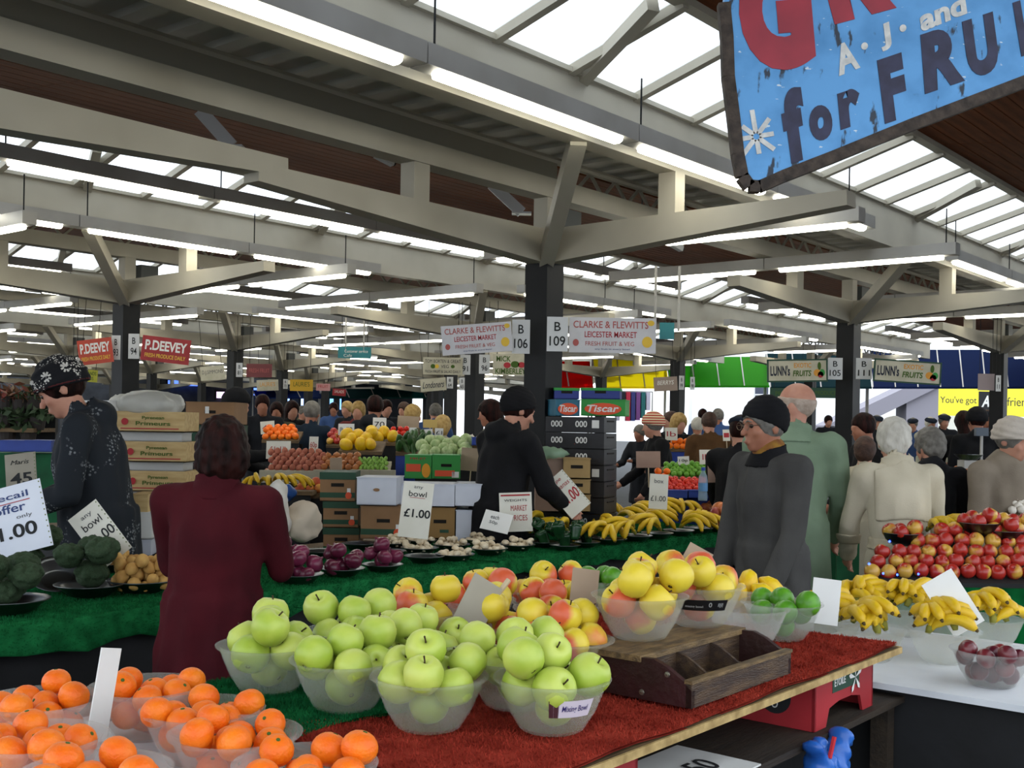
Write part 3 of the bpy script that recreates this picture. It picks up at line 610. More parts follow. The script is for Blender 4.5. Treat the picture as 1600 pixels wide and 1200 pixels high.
# ================================================================ CARDS, CARTONS, DISHES ON THE LONG STALL
m_card = mat('card_cream', '#dcdad0', .6, col2='#d0cdc0', ns=4); m_cardw = mat('card_blueish', '#dfe3ee', .5, col2='#cfd4e2', ns=3); m_cardg = mat('card_grey', '#9c9688', .7, col2='#8b8577', ns=4)
m_cardb = mat('card_brown', '#a38f7a', .7, col2='#927f6b', ns=5); m_inkr = mat('ink_red', '#a3242c', .6); m_inkb = mat('ink_blue', '#2c3f73', .6); m_inkg = mat('ink_grey', '#55565a', .7)
m_dot = mat('card_edge_dots', '#6f7a52', .7)
def card(px, py, Y, w, h, roll, m, label, texts=(), yaw=0.0, tilt=-.15, dots=False, bend=0, name='price_card', cat='price card', group=None):
    """stiff card standing at depth Y, centre at px, py; roll turns it in its own plane"""
    p = W(px, py, Y); o = bpy.data.objects.new(name, None); COL.objects.link(o); o.location = p; o.empty_display_size = .1
    o.rotation_euler = (Matrix.Rotation(yaw, 3, 'Z') @ Matrix.Rotation(tilt, 3, 'X') @ Matrix.Rotation(-roll, 3, 'Y')).to_euler(); tag(o, label, cat, group)
    sheet = MB().box(-w / 2, w / 2, 0, .003, -h / 2, h / 2).build('sheet', m, o)
    if dots:
        b = MB()
        for k in range(12): z = -h / 2 + h * (k + .5) / 12; b.box(w / 2 - .009, w / 2 - .004, -.0012, 0, z - .003, z + .003)
        b.build('edge_dots', m_dot, sheet)
    for t in texts:
        txt, x, z, tw, th, tm = t[:6]; lettering(txt, tw * w, th * h, tm, sheet, (x * w, -.0015, z * h), bold=t[6] if len(t) > 6 else .0, shear=t[7] if len(t) > 7 else 0)
    return o
card(12, 815, 4.75, .33, .29, .28, m_cardw, 'large white special offer price card over the broccoli', [('specail', .02, .33, .6, .12, m_inkb, .01), ('offer', .05, .17, .42, .13, m_inkb, .01), ('only', .22, .02, .2, .07, m_inkg), ('£1.00', .0, -.17, .7, .2, m_ink, .02), ('______', .03, .25, .6, .012, m_inkr)], dots=True)
card(156, 834, 4.95, .15, .27, .70, m_card, 'cream any bowl price card leaning over the potatoes', [('any', 0, .36, .36, .07, m_inkg), ('bowl', 0, .22, .62, .13, m_ink), ('£1.00', 0, -.04, .86, .17, m_ink, .01)], dots=True)
card(33, 742, 5.7, .155, .22, .14, m_cardg, 'grey handwritten card marked 45 beside the patterned jacket', [('45', 0, -.08, .7, .26, m_ink, .02), ('Maris', -.02, .3, .6, .1, m_ink, 0, .3)], dots=True)
card(650, 797, 6.3, .17, .31, -.09, m_card, 'tall cream any bowl price card behind the mushrooms', [('any', .0, .40, .3, .06, m_inkg), ('bowl', 0, .29, .58, .1, m_ink), ('£1.00', .05, -.06, .86, .15, m_ink, .02), ('____', 0, .22, .5, .008, m_inkr)])
card(776, 815, 6.7, .17, .14, -.25, m_paper, 'small white paper among the green peppers', [('each', -.1, .2, .3, .2, m_inkg), ('50p', -.1, -.1, .3, .2, m_inkg)], tilt=-.7)
card(886, 772, 7.2, .16, .28, .72, m_card, 'cream card with red lettering leaning over the bananas', [('ripe', 0, .36, .4, .1, m_inkr, 0, .2), ('bananas', 0, .22, .8, .11, m_inkr, 0, .2), ('£1.00', 0, -.08, .85, .26, m_inkr, .02, .15)], dots=True)
card(1029, 768, 7.9, .13, .245, -.05, m_card, 'narrow cream price card behind the bananas', [('box', 0, .3, .5, .12, m_inkg), ('£1.00', 0, -.2, .8, .15, m_ink)])
card(806, 800, 6.95, .2, .24, .05, m_card, 'cream printed notice with a red top strip beside the peppers', [('WEIGHTS', 0, .3, .7, .06, m_ink), ('MARKET', .1, .1, .5, .14, m_inkr), ('PRICES', .1, -.15, .5, .14, m_inkr), ('_______', 0, .43, .9, .04, m_inkr, .05)])
card(740, 957, 2.72, .085, .17, -.55, m_cardg, 'grey card standing in a bowl of green apples', yaw=.5, tilt=-.1)
stk = thing('wooden_stick', 'pale wooden stick leaning behind the grey card', 'stick', W(735, 985, 2.74)); MB().tube([(0, 0, 0), W(795, 906, 2.80) - W(735, 985, 2.74)], .007, 8).build('stick', mat('stick_wood', '#b9a789', .6), stk)
card(912, 932, 2.88, .07, .14, -.12, m_cardb, 'plain brown card standing among the yellow red apples', yaw=.15)
card(1086, 877, 3.05, .07, .08, -.5, m_cardb, 'brown card tip behind the black-labelled bowl')
card(1290, 940, 3.5, .085, .14, -.1, m_paper, 'plain white card at the far end of the red mat', yaw=-.1)
card(1489, 942, 3.62, .11, .19, .55, m_paper, 'plain white card leaning over the banana bowls', yaw=-.1)
card(163, 1085, 2.17, .05, .175, -.2, m_paper, 'white card seen edge-on standing in a bowl of oranges', yaw=1.1, tilt=0)
# ---- steel dishes
m_dish = mat('steel_dish', '#5c5f62', .3, 1.0)
DISH = [(.001, 0), (.075, 0), (.085, .004), (.118, .034), (.14, .046), (.145, .05), (.141, .052), (.117, .04), (.083, .009), (.07, .005), (.001, .005)]
dish_me = MB().lathe(DISH, 32).mesh('steel_dish', m_dish, True)
def dish(px, py, d, key, n, label, flabel, z=.862, heap=1.0, up=True):
    p = onZ(px, py, z + .05 * d / .29); p.z = z; sc = d / .29
    o = put('steel_dish', dish_me, None, p, (0, 0, 0), sc); tag(o, label, 'dish', 'steel dishes on the long stall')
    if n:
        r = K[key]['r']
        for x, y, zz, ri in pack(n, r, .07 * sc, .12 * sc, .045 * sc, spread=heap, var=.1, margin=.55):
            fruit(key, (p.x + x, p.y + y, p.z + zz), rrot(key != 'broccoli') if key not in ('mush',) else (rnd.uniform(-.7, .7), rnd.uniform(-.7, .7), rnd.uniform(0, 6)), flabel, flabel, ri / r)
    return p
dish(15, 935, .30, 'broccoli', 4, 'steel dish of broccoli cut by the left edge', 'broccoli head in the dish at the left edge')
dish(140, 912, .29, 'broccoli', 4, 'steel dish of broccoli beside the potatoes', 'broccoli head in the dish beside the potatoes')
dish(45, 890, .28, 'broccoli', 4, 'steel dish of broccoli below the special offer card', 'broccoli head below the special offer card')
o = put('steel_dish', dish_me, None, onZ(90, 908, .9), (.5, .25, 0), .85); tag(o, 'empty steel dish tipped up between two broccoli dishes', 'dish', 'steel dishes on the long stall')
dish(222, 905, .30, 'potato', 46, 'steel dish heaped with potatoes beside the maroon coat', 'potato in the dish beside the maroon coat')
dish(185, 878, .26, 'potato', 20, 'steel dish of potatoes under the any bowl card', 'potato in the dish under the any bowl card')
dish(466, 896, .24, 'onion', 7, 'steel dish of red onions next to the maroon coat', 'red onion in the dish next to the maroon coat')
dish(440, 872, .24, 'onion', 7, 'steel dish of red onions half hidden behind the maroon coat', 'red onion in the dish half behind the maroon coat')
dish(534, 887, .23, 'onion', 6, 'steel dish of red onions, second of the front row', 'red onion in the second dish of the front row')
dish(598, 881, .21, 'onion', 6, 'steel dish of red onions, third of the front row', 'red onion in the third dish of the front row')
dish(502, 860, .22, None, 0, 'empty shiny steel dish behind the red onions', '')
dish(563, 848, .22, None, 0, 'empty steel dish beside the green cartons', '')
dish(604, 860, .22, None, 0, 'empty steel dish behind the third onion dish', '')
dish(663, 868, .22, None, 0, 'empty steel dish in front of the mushrooms', '')
for q, (x, y, n) in enumerate(((613, 847, 16), (656, 855, 14), (655, 843, 12), (706, 850, 16), (711, 865, 16), (750, 842, 14), (764, 856, 18), (808, 850, 16))):
    w = ('closest to the green cartons', 'second from the green cartons', 'under the tall any bowl card', 'right of the tall any bowl card', 'at the front, next to the empty dish', 'behind the mushroom row', 'at the front below the white paper', 'touching the pepper dishes')[q]
    dish(x, y, .22, 'mush', n, 'steel dish of white mushrooms ' + w, 'white mushroom in the dish ' + w)
for q, (x, y, n) in enumerate(((849, 846, 5), (883, 851, 5), (915, 846, 5), (770, 832, 5), (735, 828, 5), (820, 835, 4))):
    w = ('nearest the mushrooms', 'in the middle of the front', 'nearest the bananas', 'behind the white paper', 'beside the low white carton', 'under the red-topped notice')[q]
    dish(x, y, .19, 'pepper', 3, 'steel dish of dark green peppers ' + w, 'dark green pepper in the dish ' + w)
# ---- bananas
m_ban = mat('banana_skin', '#dcb91c', .45, col2='#c9a011', ns=9, stretch=(1, 1, 1)); m_bant = mat('banana_tip', '#4c3a17', .8); m_banc = mat('banana_crown', '#7d7a2a', .7)
def banana_mesh(L=1.0, fat=1.0):
    R0 = .13 * L; pts = []; rs = []; n = 9
    for k in range(n):
        t = k / (n - 1); th = math.radians(142 - 112 * t); pts.append((R0 * (math.cos(th) - math.cos(math.radians(142))), 0, R0 * (math.sin(th) - .5) + .016 * fat))
        rs.append(fat * (.0055 if k == 0 else .009 if k == 1 else .0075 if k == n - 1 else .0165))
    b = MB(); b.tube(pts, rs, 6, cap=True); b.cur = 1; d = Vector(pts[-1]) - Vector(pts[-2]); b.tube([pts[-1], Vector(pts[-1]) + d.normalized() * .008], [.006 * fat, .004 * fat], 5)
    return b.mesh('banana', [m_ban, m_bant], True)
ban_me = banana_mesh(); ban_s = banana_mesh(.62, 1.05); crown_me = MB().tube([(-.012, 0, .02), (.0, 0, .035), (.012, 0, .04)], [.008, .013, .011], 7).mesh('crown', m_banc, True)
def bunch(loc, rz, label, group, n=5, me=None, fan=.32, tilt=0.0, sc=1.0):
    o = thing('banana_bunch', label, 'bananas', loc, 0, group, (rnd.uniform(-.1, .1), tilt, rz)); o.scale = (sc, sc, sc)
    for k in range(n): put('banana', me or ban_me, o, (0, 0, .012 * ((k * 7) % 3)), (rnd.uniform(-.25, .25), rnd.uniform(-.1, .1), (k - (n - 1) / 2) * fan))
    put('crown', crown_me, o); return o
bx = [(850, 822), (885, 830), (905, 815), (935, 826), (965, 812), (955, 838), (990, 832), (1005, 815), (1030, 826), (1045, 808), (1065, 822), (1090, 815), (870, 805), (925, 800), (985, 800), (1020, 798), (1060, 797)]
for q, (x, y) in enumerate(bx):
    back = y < 806
    p = onZ(x, y + 8, .87 + (.06 if back else .03)); bunch(p, rnd.uniform(-2.9, -.3), ('bunch of bananas on the back of the banana row', 'bunch of bananas along the front of the banana row')[0 if back else 1], ('bananas at the back of the row', 'bananas at the front of the row')[0 if back else 1], rnd.choice((4, 5, 6)), sc=1.15)
for q, (x, y) in enumerate(((953, 841), (994, 836), (1027, 832), (1061, 828), (1091, 824), (910, 838))):
    dish(x, y, .22, None, 0, 'steel dish under the bananas, number %s counting from the peppers' % ('two', 'three', 'four', 'five', 'six', 'one')[q], '')
dish(1131, 821, .26, 'mango', 11, 'steel dish of red mangoes beside the grey jacket', 'red mango in the dish beside the grey jacket')
dish(1098, 806, .26, 'mango', 9, 'steel dish of red mangoes behind the last bananas', 'red mango behind the last bananas')
dish(1130, 797, .30, 'lemon', 16, 'steel dish of lemons behind the mangoes', 'lemon in the dish behind the mangoes')
dish(1088, 792, .24, 'lemon', 8, 'steel dish of lemons behind the bananas', 'lemon in the dish behind the bananas')
# banana bowls on the white table
for x, y, n, w in ((1360, 981, 3, 'with a fanned-out hand of bananas'), (1474, 984, 4, 'under the leaning white card'), (1420, 948, 5, 'in the back row on the white table'), (1545, 966, 3, 'behind the plums'), (1292, 968, 2, 'at the end of the red mat'), (1345, 945, 5, 'in the back row next to the white card')):
    p = onZ(x, y, ZB + .102); p.z = ZB; o = put('plastic_bowl', bowl_me, None, p); tag(o, 'frosted plastic bowl of small bananas ' + w, 'bowl', 'plastic fruit bowls')
    for k in range(n):
        a = k * 6.283 / n + rnd.uniform(0, 1)
        bunch((p.x + .045 * math.cos(a) * (n > 1), p.y + .045 * math.sin(a), p.z + .075 + .02 * (k % 2)), a + 2.6 + rnd.uniform(-.5, .5), 'small banana hand in the bowl ' + w, 'small bananas in the bowl ' + w, 4, ban_s, .36, -.25, 1.05)
# ---- cartons
m_kraft = mat('kraft', '#8d6b4a', .75, col2='#7c5c3e', ns=4); m_tan = mat('tan_carton', '#a58a5c', .75, col2='#94794d', ns=4); m_pink = mat('pink_carton', '#a58a7c', .75, col2='#94796c', ns=4)
m_wbox = mat('white_carton', '#c6cad6', .6, col2='#b4b8c4', ns=3); m_gbox = mat('green_carton', '#254a36', .7, col2='#1d3b2b', ns=4); m_cgreen = mat('bright_green_carton', '#2c8a3a', .6); m_pine = mat('pine_crate', '#c2a878', .7, col2='#ad9160', ns=6, stretch=(1, 6, 6))
m_blackc = mat('black_crate', '#1c1c1f', .45, col2='#25252a', ns=6); m_ored = mat('orange_red', '#d1491c', .5); m_hole = mat('hole_dark', '#15110d', .9); m_bluec = mat('blue_carton', '#27357e', .6)
def carton(x0, y0, x1, y1, Y, D, m, label, yaw=0.0, lid=None, deco=(), name='carton', cat='carton', group=None, stripe=None, hole=True, openbox=False):
    """box whose front face spans the pixel rectangle at depth Y"""
    p = W((x0 + x1) / 2, y1, Y); s = Y / F; w = (x1 - x0) * s / max(math.cos(yaw), .5); h = (y1 - y0) * s
    o = thing(name, label, cat, p, yaw, group); t = .006
    fp = MB().box(-w / 2, w / 2, 0, t, 0, h).build('front_panel', m, o); MB().box(-w / 2, w / 2, D - t, D, 0, h).build('back_panel', m, o)
    for q in (-1, 1): MB().box(q * w / 2 - (t if q > 0 else 0), q * w / 2 + (0 if q > 0 else t), t, D - t, 0, h).build('side_panel', m, o)
    MB().box(-w / 2, w / 2, 0, D, 0, t).build('bottom', m, o)
    if not openbox: MB().box(-w / 2 - .004, w / 2 + .004, -.004, D + .004, h - (.25 * h if lid else t), h).build('lid', lid or m, o)
    if stripe: MB().box(-w / 2, w / 2, -.002, 0, .12 * h, .3 * h).build('stripe', stripe, fp)
    if hole: MB().box(-.04, .04, -.002, 0, .5 * h, .5 * h + .022).build('hand_hole', m_hole, fp)
    for d in deco:
        if d[0] == 'box': MB().box(d[1] * w, d[2] * w, -.005, -.003, d[3] * h, d[4] * h).build('print_patch', d[5], fp)
        elif d[0] == 'disc': MB().lathe([(.0001, 0), (1, 0), (1, .002), (.0001, .002)], 20, Matrix.Translation((d[1] * w, -.0045, d[2] * h)) @ Matrix.Rotation(math.pi / 2, 4, 'X') @ Matrix.Diagonal((d[3] * w, d[4] * h, 1, 1))).build('print_disc', d[5], fp)
        else: lettering(d[1], d[4] * w, d[5] * h, d[6], fp, (d[2] * w, -.0075, d[3] * h), bold=d[7] if len(d) > 7 else 0, shear=d[8] if len(d) > 8 else 0)
    return o
YB = 7.0
st1 = [('disc', .32, .2, .09, .12, m_ored), ('box', .28, .38, .3, .45, m_paper)]
for q, (a, b, c, d) in enumerate(((500, 738, 554, 783), (505, 784, 559, 824), (505, 825, 560, 866))):
    carton(a, b, c, d, YB + .05, .35, m_kraft, ('green-lidded banana carton on top of its stack', 'green-lidded banana carton in the middle of its stack, plastic poking out', 'green-lidded banana carton at the bottom of its stack')[q], .05, m_gbox, st1, stripe=m_gbox, group='green-lidded banana cartons')
carton(557, 746, 619, 789, YB - .1, .3, m_wbox, 'white carton with an oval hand hole on the brown carton', -.05, deco=[('disc', .0, .55, .08, .06, m_kraft)], hole=False)
carton(622, 756, 710, 792, YB + .1, .3, m_wbox, 'white carton behind the tall price card', 0)
carton(711, 756, 757, 792, YB + .1, .3, m_wbox, 'white carton beside the black-clad trader', 0, hole=False)
carton(563, 791, 634, 842, YB - .08, .3, m_kraft, 'brown carton with a green stripe under the white one', -.04, deco=st1, stripe=m_gbox)
carton(664, 793, 710, 842, YB + .12, .3, mat('brown_gold', '#8a6a3c', .7), 'brown carton with a green mark right of the tall price card', 0, deco=[('box', .0, .3, .2, .3, m_gbox)])
carton(712, 797, 758, 846, YB + .12, .3, m_wbox, 'white carton standing lowest beside the peppers', 0, hole=False)
carton(632, 711, 674, 748, 8.6, .3, m_cgreen, 'green carton with red bird print, first of two', -.05, hole=False, deco=[('box', -.45, .1, .3, .62, m_ored), ('disc', .3, .35, .16, .3, mat('print_yellow', '#d8921c', .6)), ('txt', 'FRUIT', 0, .85, .6, .1, m_inkr)])
carton(675, 711, 719, 748, 8.6, .3, m_cgreen, 'green carton with a red band, second of two', .05, deco=[('box', -.4, .3, .1, .35, m_ored), ('box', .2, .45, .05, .3, m_paper)])
carton(836, 716, 879, 800, 7.55, .3, m_pink, 'pinkish brown carton behind the trader', 0, hole=False)
for q, (a, b) in enumerate(((716, 748), (749, 772), (773, 800))): carton(880, a, 922, b, 7.5, .3, m_tan, ('tan carton on top beside the black crates', 'tan carton in the middle beside the black crates', 'tan carton at the bottom beside the black crates')[q], 0, group='tan cartons')
mark = [('txt', '000', -.3, .55, .2, .4, m_paper, .02)]
for q in range(7):
    y1 = 832 - 5 - q * 25.2
    c = carton(853, y1 - 24.5, 942, y1, 7.75, .26, m_blackc, 'black produce crate, %s in the tall stack by the middle post' % ('lowest', 'next to lowest', 'third', 'fourth', 'fifth', 'next to topmost', 'topmost')[q], -.42, openbox=True, hole=False, name='produce_crate', cat='crate', group='black produce crates',
               deco=mark + [('txt', '000', .12, .55, .2, .4, m_paper, .02), ('box', .3, .42, .3, .8, m_paper) if q in (6, 3) else ('box', .0, .01, .3, .32, m_ored)])
    MB().box(.0, .01, 0, .01, 0, .01).build('corner', m_blackc, c)
    for s in (-1, 1): MB().box(s * .205 - .012, s * .205 + .012, .06, .2, .075, .085).build('handle_slot', m_hole, c)
TI = [('disc', 0, .42, .42, .36, m_ored), ('txt', 'Tiscar', 0, .45, .72, .42, m_paper, .02, .2)]
carton(908, 624, 976, 650, 7.9, .3, m_cgreen, 'green carton with an orange oval logo atop the black crates', -.2, deco=TI, hole=False)
carton(868, 624, 906, 650, 7.92, .3, mat('blue_green_carton', '#27627a', .6), 'blue and green carton with an orange oval beside the middle post', .25, deco=TI, hole=False)
carton(866, 606, 905, 623.5, 8.1, .25, m_bluec, 'blue carton on top beside the middle post', .1, m_cgreen)
carton(908, 606, 968, 623.5, 8.1, .25, m_bluec, 'blue carton with green lid above the logo carton', -.15, m_cgreen)
# pine crates behind the patterned jacket
PR = lambda: [('txt', 'Pyrenean', .05, .68, .32, .2, m_leafg, .015), ('txt', 'Primeurs', .05, .42, .5, .2, m_leafg, .015), ('box', -.42, .42, .14, .19, m_inkr), ('disc', -.36, .5, .05, .17, m_inkr)]
for q, (a, b, c, d) in enumerate(((180, 643, 288, 675), (190, 690, 290, 722), (194, 736, 290, 768), (205, 786, 290, 818))):
    carton(a, b, c, d, 6.5, .3, m_pine, 'pale wooden produce crate, %s in the stack behind the patterned jacket' % ('topmost', 'second', 'third', 'lowest')[q], 0, name='produce_crate', cat='crate', openbox=True, hole=False, deco=PR(), group='pale wooden produce crates')

for q, (a, b, c, d) in enumerate(((180, 675, 288, 690), (190, 722, 290, 736), (194, 768, 290, 786))):
    carton(a + 6, b, c - 4, d, 6.56, .2, thin('liner_film', '#e4e4e2', .2, .4), 'white plastic liner folded inside the pale crate, number %s from the top' % ('two', 'three', 'four')[q], 0, name='plastic_liner', cat='liner', hole=False)
carton(172, 626, 182, 675, 6.5, .3, m_paper, 'white printed crate end beside the patterned jacket', .9, hole=False)
for q, (a, b, c, d, m) in enumerate(((206, 772, 230, 812, m_pine), (205, 800, 236, 842, m_paper), (205, 843, 235, 868, m_wbox))): carton(a, b, c, d, 6.0, .25, m, 'small %s carton low behind the patterned jacket' % ('pine-coloured', 'white printed', 'pale')[q], .1, hole=False)
carton(290, 628, 366, 664, 8.2, .4, m_kraft, 'brown carton above the dark green one left of the woman', 0, deco=[('box', -.1, -.02, .5, .8, m_paper)])
carton(290, 664.5, 366, 720, 8.2, .4, m_gbox, 'dark green carton left of the woman in maroon', 0)
# plastic bags
def blob(label, px, py, Y, r, m, seed, name='plastic_bag', cat='bag', h=.02):
    p = W(px, py, Y); f = lambda P: ell(P, (0, 0, 0), r) + .022 * wob(P, 26, seed) + .012 * wob(P, 60, seed + 3)
    o = put(name, sdf_mesh(f, [-x - .04 for x in r], [x + .04 for x in r], h, name, m), None, p); return tag(o, label, cat)
m_film = thin('clear_film', '#cfd0cc', .3, .45, .25); m_wbag = mat('white_bag', '#c9c6c0', .5, col2='#b0aca4', ns=6)
blob('clear plastic sheet bulging over the topmost pale crate', 232, 632, 6.62, (.21, .15, .085), m_film, 1)
blob('white plastic bag slumped beside the maroon coat', 432, 800, 6.2, (.07, .08, .2), m_wbag, 2)
blob('beige paper sack beside the green-lidded cartons', 474, 815, 6.3, (.1, .08, .12), mat('sack_beige', '#b8aa98', .7), 3)
blob('green and clear plastic bag on the pinkish carton', 862, 708, 7.5, (.1, .08, .045), thin('greenish_film', '#9fbfa6', .35, .4), 4)
blob('crumpled blue bag on the banana ledge', 451, 770, 7.6, (.05, .05, .05), mat('bag_blue2', '#2a5aa8', .4), 5, h=.012)
# ---- benches carrying the cartons behind the long stall
stall('packing_bench', 'dark bench behind the long stall, under the white and brown cartons', -2.75, -.3, .16, .95, .765, m_wood, m_skirt_shade)
stall('crate_bench', 'dark bench under the stack of pale wooden crates', -3.5, -2.35, .38, 1.15, .995, m_wood, m_skirt_shade)
# ================================================================ SIGNS
m_sred = mat('sign_red', '#9c2a2e', .6, col2='#8a2226', ns=6); m_sor = mat('sign_red_orange', '#b8442e', .6, col2='#a33a2c', ns=4); m_sw = mat('sign_white', '#c9c8cb', .5, col2='#b9b8bc', ns=5); m_pl = mat('plate_white', '#c4c6c8', .5)
m_yel = mat('ink_yellow', '#d8b23a', .6); m_wt = mat('ink_white', '#dcdcd8', .6); m_teal = mat('sign_teal', '#2f7f86', .6, col2='#2a7079', ns=5); m_cr = mat('sign_cream', '#bdb8a4', .6, col2='#a9a48f', ns=6); m_navy = mat('ink_navy', '#1b2233', .6); m_ol = mat('ink_orange', '#c98a2e', .6); m_pinkk = mat('ink_faded_red', '#a8544f', .6)
def sign(px, py, Y, wp, hp, m, label, texts=(), roll=0.0, yaw=0.0, name='stall_sign', frame=None, deco=()):
    s = Y / F; w, h = wp * s, hp * s
    o = card(px, py, Y, w, h, roll, m, label, texts, yaw, 0.0, name=name, cat='sign')
    if frame is not None:
        b = .012 * max(1, Y / 9); MB().box(-w / 2 - b, w / 2 + b, -.004, .012, h / 2, h / 2 + b).box(-w / 2 - b, w / 2 + b, -.004, .012, -h / 2 - b, -h / 2).box(-w / 2 - b, -w / 2, -.004, .012, -h / 2, h / 2).box(w / 2, w / 2 + b, -.004, .012, -h / 2, h / 2).build('sign_frame', frame, o)
    if Y > 14 and name != 'banner':
        zt = H + 1.63 - o.location.z
        for q in (-.38, .38): MB().tube([(q * w, .008, h * .4), (q * w, .008, zt)], .004, 5).build('hanger', m_black, o)
    for x, z, rx, rz, mm in deco: MB().lathe([(.0001, 0), (1, 0), (1, .002), (.0001, .002)], 14, Matrix.Translation((x * w, -.001, z * h)) @ Matrix.Rotation(math.pi / 2, 4, 'X') @ Matrix.Diagonal((rx * w, rz * h, 1, 1))).build('painted_fruit', mm, o)
    return o
def plate(px, py, Y, wp, hp, num, where):
    return sign(px, py, Y, wp, hp, m_pl, 'white stall number plate %s' % where, [('B', 0, .22, .3, .26, m_ink, .01), (num, 0, -.2, .75 if len(num) > 2 else .55, .28, m_ink, .01)], name='number_plate')
DE = lambda a: [('P.DEEVEY', 0, .14, .86, .4, m_wt, .03), ('FRESH PRODUCE DAILY', 0, -.27, .84, .16, a, .01)]
sign(149, 549, 11.3, 54, 39, m_sor, 'red and orange trader sign left of its black post', DE(m_yel), .14)
sign(259, 547, 11.3, 76, 39, m_sred, 'red trader sign right of its black post', DE(m_yel), -.10)
plate(181, 543, 11.4, 14, 38, '93', 'beside the red and orange sign, left face'); plate(209, 541, 11.4, 17, 39, '94', 'on the post between the two red signs')
CL = lambda q: [('CLARKE & FLEWITTS', -.02, .3, .86, .2, m_pinkk, .01), ('LEICESTER MARKET', -.02, .02, .6, .17, m_inkr, .01), ('FRESH FRUIT & VEG', -.03, -.24, .56, .12, m_pinkk, .0), ('any fruit in every bowl', 0, -.4, .4, .06, m_inkb)]
fd = [(-.42, -.22, .035, .1, m_pinkk), (.4, -.18, .06, .16, m_yel), (.44, .36, .04, .08, m_yel)]
sign(745, 529, 8.0, 110, 46, m_sw, 'white painted market trader sign left of the middle post', CL(0), .09, deco=fd); sign(957, 524, 7.95, 136, 55, m_sw, 'white painted market trader sign right of the middle post', CL(1), 0, deco=fd)
plate(814, 526, 8.05, 28, 53, '106', 'left of the middle post'); plate(871, 522, 7.9, 33, 54, '109', 'right of the middle post')
sign(692, 572, 15.4, 62, 27, m_cr, 'cream sign with small painted vegetables left of a far post', [('TOM BORTEN & GREAT', 0, .28, .9, .2, m_navy), ('VEG', .05, -.02, .2, .18, m_navy), ('FRESH FRUIT & SALAD DAILY', 0, -.32, .9, .16, m_navy)], 0, deco=[(-.25, -.02, .06, .13, m_leafg), (-.15, -.02, .05, .12, m_yel), (.25, -.02, .05, .1, m_leafg)])
sign(798, 570, 15.2, 56, 33, m_cr, 'cream sign with painted peppers right of a far post', [('MICK', -.2, .28, .4, .26, m_leafg, .02), ('KIMBERLEY', 0, -.3, .85, .26, m_leafg, .02)], 0, deco=[(-.1, -.02, .1, .14, m_inkr), (.12, .02, .12, .16, m_leafg), (.3, 0, .1, .14, m_inkr)])
plate(727, 570, 15.45, 16, 31, '91', 'right of the painted vegetables sign'); plate(757, 569, 15.3, 17, 30, '96', 'left of the painted peppers sign')
LU = [('LUNN\'s', -.30, 0, .34, .52, m_navy, .03), ('EXOTIC', .09, .26, .3, .24, m_ol, .02), ('FRUITS', .08, -.14, .32, .3, m_leafg, .03, .15)]
fru = [(.34, -.12, .06, .18, m_ol), (.40, -.22, .05, .16, m_inkr), (.43, -.12, .045, .18, m_cgreen), (.38, .22, .03, .2, m_leafg)]
sign(1246, 579, 12.0, 90, 31, m_cr, 'cream exotic fruit sign left of its black post', LU, .03, frame=m_gl, deco=fru); sign(1418, 581, 11.9, 101, 31, m_cr, 'cream exotic fruit sign right of its black post', LU, -.05, frame=m_gl, deco=fru)
plate(1305, 576, 12.05, 23, 34, '105', 'right of an exotic fruit sign'); plate(1350, 576, 12.1, 25, 33, '111', 'left of an exotic fruit sign')
def rods(o, L, x): MB().tube([(-x, .01, 0), (-x, .01, L)], .012, 6).build('hanger', m_grey, o); MB().tube([(x, .01, 0), (x, .01, L)], .012, 6).build('hanger', m_grey, o)
t1 = sign(554, 551, 15, 52, 18, m_teal, 'teal direction sign hung on rods deep in the hall', [('Customer service', .05, .12, .7, .25, m_wt), ('Cafe', -.2, -.25, .25, .25, m_wt)]); rods(t1, .7, .12)
t2 = sign(1042, 517, 9.6, 23, 26, m_teal, 'small teal sign behind the white trader sign'); rods(t2, .55, .1)
sign(332, 583, 18, 38, 22, m_cr, 'grey trader sign left of a far post', [('D.J.SIMMONS', 0, .05, .85, .35, m_inkg)], .1); plate(374, 578, 18.2, 10, 22, '81', 'on the far post beside the dull red sign')
sign(405, 579, 18, 40, 21, mat('sign_dullred', '#6e3436', .6), 'dull dark red sign right of a far post', [('FRESH FRUIT', 0, 0, .8, .3, m_pinkk)])
sign(471, 602, 24, 36, 18, mat('sign_yellow', '#c99f2a', .6), 'yellow trader sign in the distance', [('LAURIE\'S', 0, .1, .7, .4, m_leafg)]); sign(418, 602, 24.3, 34, 17, m_cr, 'pale yellow trader sign left of the yellow one', [('LAURIE\'S', 0, .1, .7, .4, m_ol)], .05)
plate(446, 600, 24.4, 7, 15, '72', 'left of the yellow trader sign'); sign(505, 605, 27, 22, 11, mat('sign_pinkwhite', '#bb8888', .6), 'small pink and white sign in the distance', [('FRUIT', 0, .1, .7, .4, m_inkr)]); sign(530, 613, 29, 21, 11, m_sred, 'small red sign in the distance', [('SALADS', 0, .1, .7, .4, m_wt)], -.06)
sign(137, 587, 15, 31, 19, mat('sign_lime', '#a8a632', .6), 'lime yellow trader sign behind the patterned hat', [('HOLLANDS', 0, .2, .85, .3, m_leafg, .01), ('SALADS', 0, -.2, .6, .3, m_leafg, .01)], -.06); plate(117, 586, 15.2, 8, 18, '85', 'left of the lime yellow sign')
sign(677, 601, 21, 40, 20, m_cr, 'cream sign with dark script lettering', [('Londoners', 0, 0, .85, .5, m_navy, .01, .4)], .1); plate(703, 598, 21.2, 10, 18, '64', 'left of a distant post'); plate(722, 600, 21.3, 9, 20, '65', 'right of a distant post')
